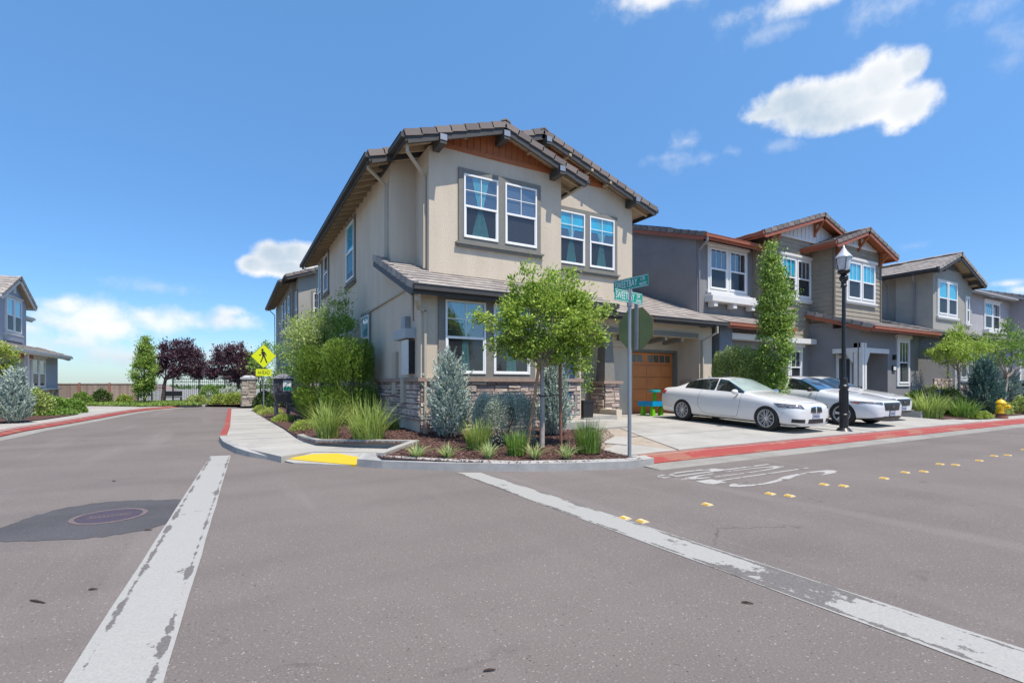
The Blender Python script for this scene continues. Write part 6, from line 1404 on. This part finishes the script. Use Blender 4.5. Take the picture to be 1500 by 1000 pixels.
def mound(x, y, z, rx, ry, h, label, m, n=3000, ls=.05, cat='shrub', name='shrub', grp=None, wr=.5, box=.0, kindz=None, up=.3, core=True):
    t = root(name, (x,y,z), label, cat, grp); d = unit(rng.normal(size=(n,3))); d[:, 2] = np.abs(d[:, 2])
    if box: d = np.sign(d)*np.abs(d)**(1-box); d /= (np.abs(d)**(2+6*box)).sum(1)[:, None]**(1/(2+6*box))
    k = rng.uniform(.78, 1.03, n)[:, None]; lump = 1+.12*np.sin(d[:, :1]*7+x)*np.cos(d[:, 1:2]*6+y)*(1-box)
    C = np.array([x,y,z])+d*k*lump*np.array([rx,ry,h]); Dr = d+rng.normal(0, .7, (n,3))+np.array([0,0,up]); leaves('foliage', C, Dr, ls*rng.uniform(.6,1.3,n), wr, m, t)
    mb = MB(); 
    for k_ in range(5): a = k_*1.26; mb.tube([(x,y,z-.03),(x+math.cos(a)*rx*.5,y+math.sin(a)*ry*.5,z+h*.6)], [.02,.008], 5)
    mb.build('stems', BARKD, t); return t
def at(px, py, z=.2): return PZ(px, py, z)
# staked crape myrtle at the corner
x, y = at(794, 650, .24); zb = .22
t = root('crape_myrtle', (x,y,zb), 'small leafy crape myrtle tied between wooden stakes on the corner bed', 'tree')
mb = MB(); mb.tube([(x,y,zb-.1),(x+.01,y,zb+.8),(x+.0,y+.01,zb+1.62)], [.052,.045,.04], 12)
C0 = np.array([x+.12, y, 0])
ells = [((x+.05,y,2.65),(.88,.85,.72),6),((x-.45,y+.25,2.45),(.5,.5,.5),2),((x+.62,y-.25,2.5),(.5,.5,.55),2.2),((x,y,2.1),(.62,.6,.3),1.6),((x+.1,y,3.15),(.5,.5,.35),1.4),((x+.5,y-.2,3.15),(.3,.3,.35),.7),((x-.5,y+.3,3.15),(.12,.12,.30),.25),((x+.62,y-.3,1.95),(.24,.22,.38),.6),((x+.5,y-.3,3.6),(.07,.07,.2),.1),((x-.3,y,3.5),(.09,.09,.18),.15),((x+1.12,y-.5,2.85),(.13,.13,.1),.15),((x-1.05,y+.5,2.7),(.17,.14,.1),.2),((x+1.05,y-.5,2.3),(.11,.11,.15),.14),((x-.85,y+.45,2.2),(.13,.13,.13),.15),((x+.2,y,3.55),(.1,.1,.14),.13)]
cls = tree_crown(ells, 520, 50, .085, .078, LM_CRAPE, t, wr=.42)
tips = cls[rng.choice(len(cls), 34, replace=False)]; limbs_to(mb, None, (x,y,zb+1.55), tips, .022, .004); mb.build('trunk', BARK, t)
cf = cls[rng.choice(len(cls), 14, replace=False)]; fc = np.repeat(cf, 26, 0)+rng.normal(0, .05, (14*26, 3))+np.array([0,0,.06]); leaves('blossom', fc, rng.normal(size=fc.shape), rng.uniform(.02,.035,len(fc)), .8, LM_PINK, t)
for i, (b, tp, lb, m_) in enumerate((((-.16,.10),(-.02,.04),'leaning tan wooden stake left of the crape myrtle trunk',STAKE),((.37,-.02),(.33,.0),'upright red brown stake right of the crape myrtle trunk',mat('red_stake', (.22,.10,.07), rough=.85)))):
    s_ = root('tree_stake', (x+b[0],y+b[1],zb), lb, 'stake'); bx, by = (x-.30, y+.08) if i == 0 else (x+.38, y-.10)
    mb = MB(); mb.tube([(bx,by,zb-.1),(x+(-.04 if i == 0 else .34),y+(.0 if i == 0 else -.12),zb+1.72)], .032, 10); mb.build('pole', m_, s_)
    mb = MB(); z_ = zb+.95; mb.tube([(bx+(.13 if i == 0 else -.02),by,z_+.03),(x,y-.055,z_),(x+.06,y,z_+.01)], .011, 6); mb.build('strap', TRIMB, s_)
# junipers
x, y = 4.17, 10.08; juniper(x, y, .26, 1.80, .56, 'bluish spiky juniper at the corner of the tan house, left of the clipped shrub', n=22000, sharp=.75)
x, y = 6.55, 9.55; juniper(x, y, .24, 1.62, .50, 'bluish juniper standing behind the staked crape myrtle', n=17000, sharp=.75)
# clipped shrub (box form) and neighbours
x, y = at(742, 652, .2); mound(x+.05, y+.25, .18, .55, .48, 1.02, 'rounded block shrub of tiny grey green leaves under the front windows', LM_TEU, 30000, .026, name='clipped_shrub', box=.55, wr=.7)
def clump(px, py, h, spread, w, n, label, m=LM_GRASS, z=.19, name='grass_clump', baser=.12, grp=None, cat='grass clump', **k):
    x, y = at(px, py, z); t = root(name, (x,y,z), label, cat, grp); blades('blades', (x,y,z-.02), n, h, spread, w, m, t, baser=baser, **k); return t
clump(700, 657, .62, .55, .016, 420, 'bright green upright grass clump between the juniper and clipped shrub', baser=.2)
clump(757, 664, .45, .5, .014, 380, 'short dark green grass tuft in front of the clipped shrub', LM_MID, baser=.17)
clump(862, 660, .62, .5, .012, 520, 'fine rush like clump right of the staked tree near the walk', LM_MID, baser=.22)
for i, (px, lb) in enumerate(((611,'striped lily turf tuft nearest the yellow ramp'),(655,'striped lily turf tuft in front of the blue juniper'),(716,'striped lily turf tuft in front of the bright grass clump'),(783,'striped lily turf tuft left of the leaning stake base'),(830,'striped lily turf tuft right of the crape myrtle trunk'))):
    clump(px, 669, .30, 1.15, .017, 120, lb, LM_VAR, z=.17, name='lily_turf', baser=.06, grp='striped lily turf along the kerb', stiff=.2)
clump(480, 643, .98, .62, .022, 330, 'tall arching grass clump beside the pavement, left of the larger one', LM_GRASS, z=.17, baser=.22, name='fountain_grass')
clump(540, 648, 1.02, .72, .022, 460, 'larger tall arching grass clump by the stone corner of the tan house', LM_GRASS, z=.18, baser=.3, name='fountain_grass')
for (px, py, rx, ry, h, lb) in ((450,630,.42,.55,.30,'low yellow green ground shrub left of the tall grasses'),(397,606,.5,.9,.28,'yellow green ground shrub nearest the pedestrian sign'),(416,617,.35,.5,.26,'small yellow green ground shrub in front of the waste station'),(382,602,.3,.5,.3,'low green shrub at the foot of the pedestrian sign')):
    x, y = at(px, py, .16); mound(x, y+.2, .14, rx, ry, h, lb, LM_YG, 2600, .045)
# podocarpus hedge, three plants
for (x, y, rx, h, lb) in ((2.95,14.9,.70,2.35,'tall feathery green hedge shrub nearest the small side window'),(2.55,17.2,.75,2.3,'tall feathery green hedge shrub in the middle of the row'),(2.75,18.9,.62,2.3,'tall feathery green hedge shrub beside the waste station')):
    t = root('hedge_shrub', (x,y,.25), lb, 'shrub', 'feathery hedge shrubs along the side wall'); n = 24000
    d = unit(rng.normal(size=(n,3))); d = np.sign(d)*np.abs(d)**.6; d /= (np.abs(d)**4).sum(1)[:, None]**.25
    C = np.array([x,y,.25+h/2])+d*rng.uniform(.6,1.04,n)[:, None]*np.array([rx,.95,h/2])*(1+.08*np.sin(d[:, 2:3]*5+x)); Dr = d*np.array([.6,.6,.1])+rng.normal(0,.5,(n,3))+np.array([0,0,.9]); leaves('foliage', C, Dr, rng.uniform(.07,.15,n), .16, LM_POD, t)
    mb = MB(); [mb.tube([(x+dx,y,.2),(x+dx*2,y,1.6)], [.03,.012], 6) for dx in (-.12,.05,.18)]; mb.build('stems', BARKD, t)
# light green tree behind the hedge
x, y = 2.75, 18.2; t = root('crape_myrtle', (x,y,.25), 'spreading light green tree rising above the feathery hedge beside the tan side wall', 'tree'); mb = MB(); mb.tube([(x,y,.1),(x,y,1.9)], [.06,.05], 8)
ells = [((x-.3,y+.5,3.2),(.85,1.3,.65),4),((x-.35,y,2.6),(.7,1.0,.55),2.0),((x+.15,y-1.0,3.7),(.45,.5,.45),.7),((x-.1,y-.6,3.1),(.7,.8,.5),1.2)]
cls = tree_crown(ells, 260, 40, .15, .095, leafmat('pale_crape_leaf', (.20,.30,.06), (.50,.58,.22), .4), t)
ells2 = [((x+.35,y-1.6,3.55),(.10,.7,.5),1),((x+.45,y-2.4,3.25),(.08,.6,.15),.6),((x+.3,y-1.9,2.9),(.3,.7,.4),1.2),((x+.4,y-1.7,4.1),(.06,.3,.3),.25)]
tree_crown(ells2, 70, 34, .10, .09, LM_MID, t, name='shaded_branches')
limbs_to(mb, None, (x,y,1.8), list(cls[rng.choice(len(cls), 16, replace=False)])+[(x+.45,y-2.4,3.5),(x+.4,y-1.6,3.9)], .03, .006); mb.build('trunk', BARKD, t)
# plants at the house base, vine on the porch
clump(578, 632, .5, .7, .015, 160, 'dark green tuft against the stone base behind the tall grass', LM_DARK, z=.25, baser=.1)
X, Y = 8.85, 11.35; t = root('climbing_plant', (X,Y,1.05), 'vine climbing from the black planter pot up to the porch roof', 'climbing plant'); mb = MB(); mb.tube([(X,Y,1.0),(X+.03,Y,1.8),(X-.02,Y,2.7)], .018, 6); mb.build('stem', BARK, t)
n = 900; zz = rng.uniform(1.15, 3.0, n); C = np.stack([X+rng.normal(0,.13,n), Y+rng.normal(0,.12,n), zz], 1); leaves('foliage', C, rng.normal(size=(n,3))-np.array([0,0,.5]), rng.uniform(.05,.10,n), .55, LM_MID, t)
# hedge and column tree on the strip between driveways
x, y = 14.85, 10.75; t = mound(x, y, .2, .62, .72, 2.35, 'dense rounded yellow green hedge bush behind the white coupe', LM_OLIVE, 30000, .065, name='hedge_bush', box=.35)
x, y = 14.95, 9.5; t = root('column_tree', (x,y,.2), 'narrow column shaped green tree between the driveways, behind the coupe', 'tree'); mb = MB(); mb.tube([(x,y,.1),(x,y,3),(x+.02,y,5.4)], [.07,.05,.015], 8); mb.build('trunk', BARK, t)
ells = [((x,y,2.6),(.50,.5,1.15),4),((x+.05,y,3.8),(.50,.48,1.0),4),((x+.02,y,1.4),(.34,.34,.7),1.5),((x-.12,y,4.9),(.30,.3,.7),1.3),((x-.18,y,5.5),(.10,.1,.42),.4),((x+.28,y,4.7),(.16,.16,.55),.5),((x-.34,y,3.6),(.12,.12,.5),.4)]
tree_crown(ells, 430, 46, .10, .095, LM_HB, t, up=.5)
# right hand planting
def lolly(px, py, zt, r, label, m=LM_CRAPE, z=.2, lean=0., nc=190, ls=.10, hz=.55, grp=None, D_=None):
    x, y = at(px, py, z); t = root('young_tree', (x,y,z), label, 'tree', grp); mb = MB(); f = Vector((x+lean,y,zt-r*1.35)); mb.tube([(x,y,z-.1),(x+lean*.5,y,(z+f.z)/2),f], [.06,.05,.045], 8)
    cls = tree_crown([((x+lean,y,zt-r*hz),(r,r,r*hz),4),((x+lean-r*.5,y,zt-r*hz*1.2),(r*.55,r*.5,r*.4),1.2),((x+lean+r*.5,y,zt-r*hz*1.1),(r*.55,r*.5,r*.45),1.2),((x+lean-r*.15,y,zt+.05),(r*.2,r*.2,r*.25),.5),((x+lean+r*.8,y,zt-r*.35),(r*.25,r*.2,r*.2),.4),((x+lean-r*.9,y,zt-r*.5),(r*.25,r*.2,r*.15),.4)], nc, 40, .12, ls, m, t)
    limbs_to(mb, None, tuple(f), cls[rng.choice(len(cls), 12, replace=False)], .028, .006); mb.build('trunk', BARK, t); return (x, y)
p = lolly(1405, 603, 3.65, 1.25, 'light green young tree on a pale stake in front of the olive grey house', z=.17)
lolly(1470, 600, 4.1, 1.75, 'green tree with leaning brown trunk behind the yellow hydrant', LM_MID, z=.17, lean=.5, nc=190)
s_ = root('tree_stake', (p[0]+1.2,p[1],.2), 'pale metal stake standing right of the light green young tree', 'stake'); mb = MB(); mb.tube([(p[0]+1.3,p[1]-.1,.1),(p[0]+1.3,p[1]-.1,2.6)], .035, 8); mb.build('pole', GREYM, s_)
x, y = at(1442, 606, .17); juniper(x, y, .15, 2.3, .82, 'broad dark teal juniper right of the light green young tree', LM_JUND, 13000, sharp=.6, ls=.12)
x, y = at(1480, 599, .17); juniper(x, y, .15, 1.9, .65, 'shorter pale teal juniper half hidden behind the leaning tree trunk', LM_JUN, 8000, sharp=.6, ls=.12)
clump(1362, 612, 1.05, .62, .035, 420, 'bright strappy grass clump beside the second driveway, near the white sedans', LM_GRASS, z=.17, baser=.38)
clump(1392, 609, .9, .6, .035, 260, 'darker strappy clump right of the bright strappy grass', LM_DARK, z=.17, baser=.35)
clump(1412, 611, .8, .7, .035, 260, 'strappy green clump below the light green young tree', LM_MID, z=.17, baser=.35)
for (px, py, z, rx, ry, h, lb, m_) in ((1318,602,.17,.42,.4,1.0,'leafy light green shrub rising by the porch wall of the brown house',LM_OLIVE),(1338,602,.17,.6,.5,.95,'dark leafy shrub beside the porch of the brown house',LM_MID),(1364,600,.17,1.0,.45,1.15,'low clipped hedge in front of the grey side wall',LM_OLIVE),(1461,606,.17,.6,.45,.62,'olive bush left of the yellow hydrant',LM_OLIVE),(1499,605,.17,.6,.45,.7,'olive bush right of the yellow hydrant',LM_OLIVE),(1435,611,.17,.75,.3,.22,'pale flowering ground cover patch along the red kerb',LM_YG),(1392,603,.17,.7,.6,1.1,'dark green shrub under the light green young tree',LM_DARK),(1494,580,.17,3.2,1.2,2.2,'trimmed green hedge far right beyond the dark car',LM_OLIVE)):
    x, y = at(px, py, z); 
    if px == 1494: x, y = 46, 10.5
    mound(x, y, .17, rx, ry, h, lb, m_, 3200, .085, box=.3 if 'hedge' in lb else 0)
for (px, py, h, lb) in ((1325,600,2.5,'slender climbing shrub with pale flowers on the porch wall'),(1368,598,2.7,'tall loose green shrub against the grey wall left of the young tree')):
    x, y = at(px, py, .17); t = root('climbing_shrub', (x,y,.2), lb, 'shrub'); mb = MB(); mb.tube([(x,y,.1),(x,y,h)], .03, 6); mb.build('stem', mat('red_stake', (.22,.10,.07)), t)
    tree_crown([((x,y,h*.55),(.42,.3,h*.42),3),((x,y,h*.9),(.15,.15,.35),.5)], 130, 36, .12, .10, LM_MID if '_' in lb or 'tall' in lb else LM_OLIVE, t, name='foliage')
# left side plants
x, y = -6.25, 22.5; juniper(x, y, .15, 1.75, .62, 'large blue juniper in front of the blue grey house porch', LM_JUN, 12000, sharp=.8, ls=.11)
x, y = -6.9, 21.9; juniper(x, y, .15, 1.2, .6, 'lower blue juniper at the left edge of the photo', LM_JUN, 7000, sharp=.7, ls=.10)
lx, ly = -8.6, 29.6; t = root('young_tree', (lx,ly,.15), 'yellow green young tree behind the large blue juniper', 'tree'); mb = MB(); mb.tube([(lx,ly,.1),(lx,ly,2.3)], .04, 6); mb.build('trunk', BARKD, t); tree_crown([((lx,ly,2.5),(.42,.42,.75),1)], 50, 34, .16, .13, LM_YG, t)
for (x, y, rx, ry, h, lb, m_) in ((-6.9,27.1,.6,.6,1.1,'round olive clipped shrub right of the large blue juniper',LM_OLIVE),(-6.6,28.2,.6,.6,.75,'dark green leafy shrub before the stone base of the blue grey house',LM_MID),(-6.2,29.2,.5,.5,.6,'bright green low shrub nearest the left driveway',LM_MID),(-8.0,39.6,.55,.5,.8,'loose green shrub at the left end of the board fence',LM_MID),(-7.2,40.6,.6,.4,.95,'dark green shrub before the middle of the board fence',LM_DARK),(-6.1,41.0,.5,.4,.6,'small bright shrub before the right end of the board fence',LM_YG),(-6.4,27.6,.7,1.0,.25,'low ground cover patch beside the left red kerb',LM_MID),
      (-1.2,38.7,.8,.7,1.25,'rounded green shrub before the black railings under the purple trees',LM_MID),(-1.9,37.6,.7,.5,.6,'low olive plant at the left end of the far bed',LM_OLIVE),(-.5,36.6,.7,.4,.7,'yellow green tuft shrub in the far bed, left one',LM_YG),(.2,36.1,.7,.4,.75,'yellow green tuft shrub in the far bed, right one',LM_YG),(.0,38.4,.8,.6,1.15,'pale blue green shrub left of the stone pillar',LM_TEU),(.9,37.2,.7,.5,1.1,'second pale blue green shrub touching the stone pillar',LM_TEU),(1.7,31.8,.6,.5,.9,'dark green shrub right of the stone pillar beyond the sign',LM_DARK),(2.4,29.0,.8,.8,1.3,'dark bush between the pedestrian sign and the waste station',LM_DARK)):
    mound(x, y, .13, rx, ry, h, lb, m_, 2600, .10)
x, y = 2.6, 31.5; t = root('young_tree', (x,y,.15), 'green tree behind the AHEAD plaque and waste station', 'tree'); mb = MB(); mb.tube([(x,y,.1),(x,y,2)], .06, 6); mb.build('trunk', BARKD, t); tree_crown([((x-.2,y,2.6),(1.5,1.2,1.2),1)], 90, 36, .22, .15, LM_MID, t)
x, y = -4.75, 38.6; t = root('column_tree', (x,y,.12), 'narrow green tree at the end of the board fence left of the purple trees', 'tree'); mb = MB(); mb.tube([(x,y,.1),(x,y,3.6)], [.08,.02], 6); mb.build('trunk', BARKD, t)
tree_crown([((x,y,2.0),(.55,.6,1.5),4),((x+.1,y,3.3),(.40,.4,.8),1.5),((x+.1,y,4.1),(.15,.15,.4),.3)], 260, 44, .13, .13, LM_HB, t, up=.6)
def plum(px0, px1, pyt, pyb, y, label, tr):
    a = _ray(px0, 540); k0 = y/a[1]; x0 = a[0]*k0; a = _ray(px1, 540); k1 = y/a[1]; x1 = a[0]*k1; k = (k0+k1)/2; zt = H_CAM+(HOR-pyt)/FPX*k; zb = H_CAM+(HOR-pyb)/FPX*k
    cx, rx = (x0+x1)/2, abs(x1-x0)/2; t = root('purple_plum_tree', (cx,y,.1), label, 'tree', None); mb = MB(); a = _ray(tr, 570); tx = a[0]*y/a[1]
    mb.tube([(tx,y,-.1),(tx+.1,y,1.2),(tx+.2,y,zb+.1)], [.14,.12,.1], 8)
    hh = zt-zb; lob = [((cx,y,zb+hh*.5),(rx*.62,rx*.6,hh*.36),3)]+[((cx+rx*f_,y+random.uniform(-.5,.5),zb+hh*g_),(rx*w_,rx*w_,hh*h_),1) for f_, g_, w_, h_ in ((-.72,.45,.28,.22),(-.5,.78,.2,.26),(-.12,.84,.2,.28),(.25,.86,.17,.3),(.55,.66,.24,.24),(.82,.36,.2,.24),(.6,.2,.3,.16),(-.85,.28,.2,.14),(.05,.25,.4,.2))]
    cls = tree_crown(lob, 300, 44, .19, .17, LM_PLUM, t, up=.9)
    limbs_to(mb, None, (tx+.2,y,zb), cls[rng.choice(len(cls), 16, replace=False)], .06, .012); mb.build('trunk', BARKD, t)
plum(224, 300, 505, 556, 46, 'wide purple leaved plum tree behind the railings, left of the two', 238)
plum(306, 378, 510, 562, 44, 'purple leaved plum tree behind the pedestrian sign, right of the two', 346)
# lawn blades and ground cover (uncountable)
def fill(name, poly, n, h, w, m, label, cat, z):
    xs = [p[0] for p in poly]; ys = [p[1] for p in poly]; P = rng.uniform((min(xs),min(ys)), (max(xs),max(ys)), (n*3,2)); P = np.array([p for p in P if inpoly(p, poly)][:n]); n = len(P)
    B = np.column_stack([P, np.full(n, z)]); leaves_ = B+np.column_stack([rng.normal(0,.03,(n,2)), rng.uniform(.02,h,n)]); o = leaves(name, leaves_, rng.normal(size=(n,3))*np.array([.6,.6,.3])+np.array([0,0,.9]), rng.uniform(.6,1.2,n)*w, .4, m, None); return tag(o, label, cat, kind='stuff')
fill('lawn_grass', [(-8.5,38.8),(-6.2,37.2),(-4.4,35.0),(-3.3,35.5),(-1.6,36.3),(-1.5,41.5),(-9.2,41.8)], 16000, .12, .18, leafmat('lawn_leaf', (.11,.20,.03), (.34,.46,.10), .3), 'bright green ground cover strip before the board fence', 'ground cover', .15)
fill('lawn_grass', [(33,7.4),(60,7.3),(60,9.0),(34,9.0)], 5000, .1, .16, MATS['lawn_leaf'], 'strip of mown grass behind the yellow hydrant', 'lawn', .35)
fill('far_trees', [(-90,170),(60,190),(60,240),(-90,240)], 5000, 3.0, 1.6, LM_DARK, 'far low line of trees on the horizon', 'far trees', -2)
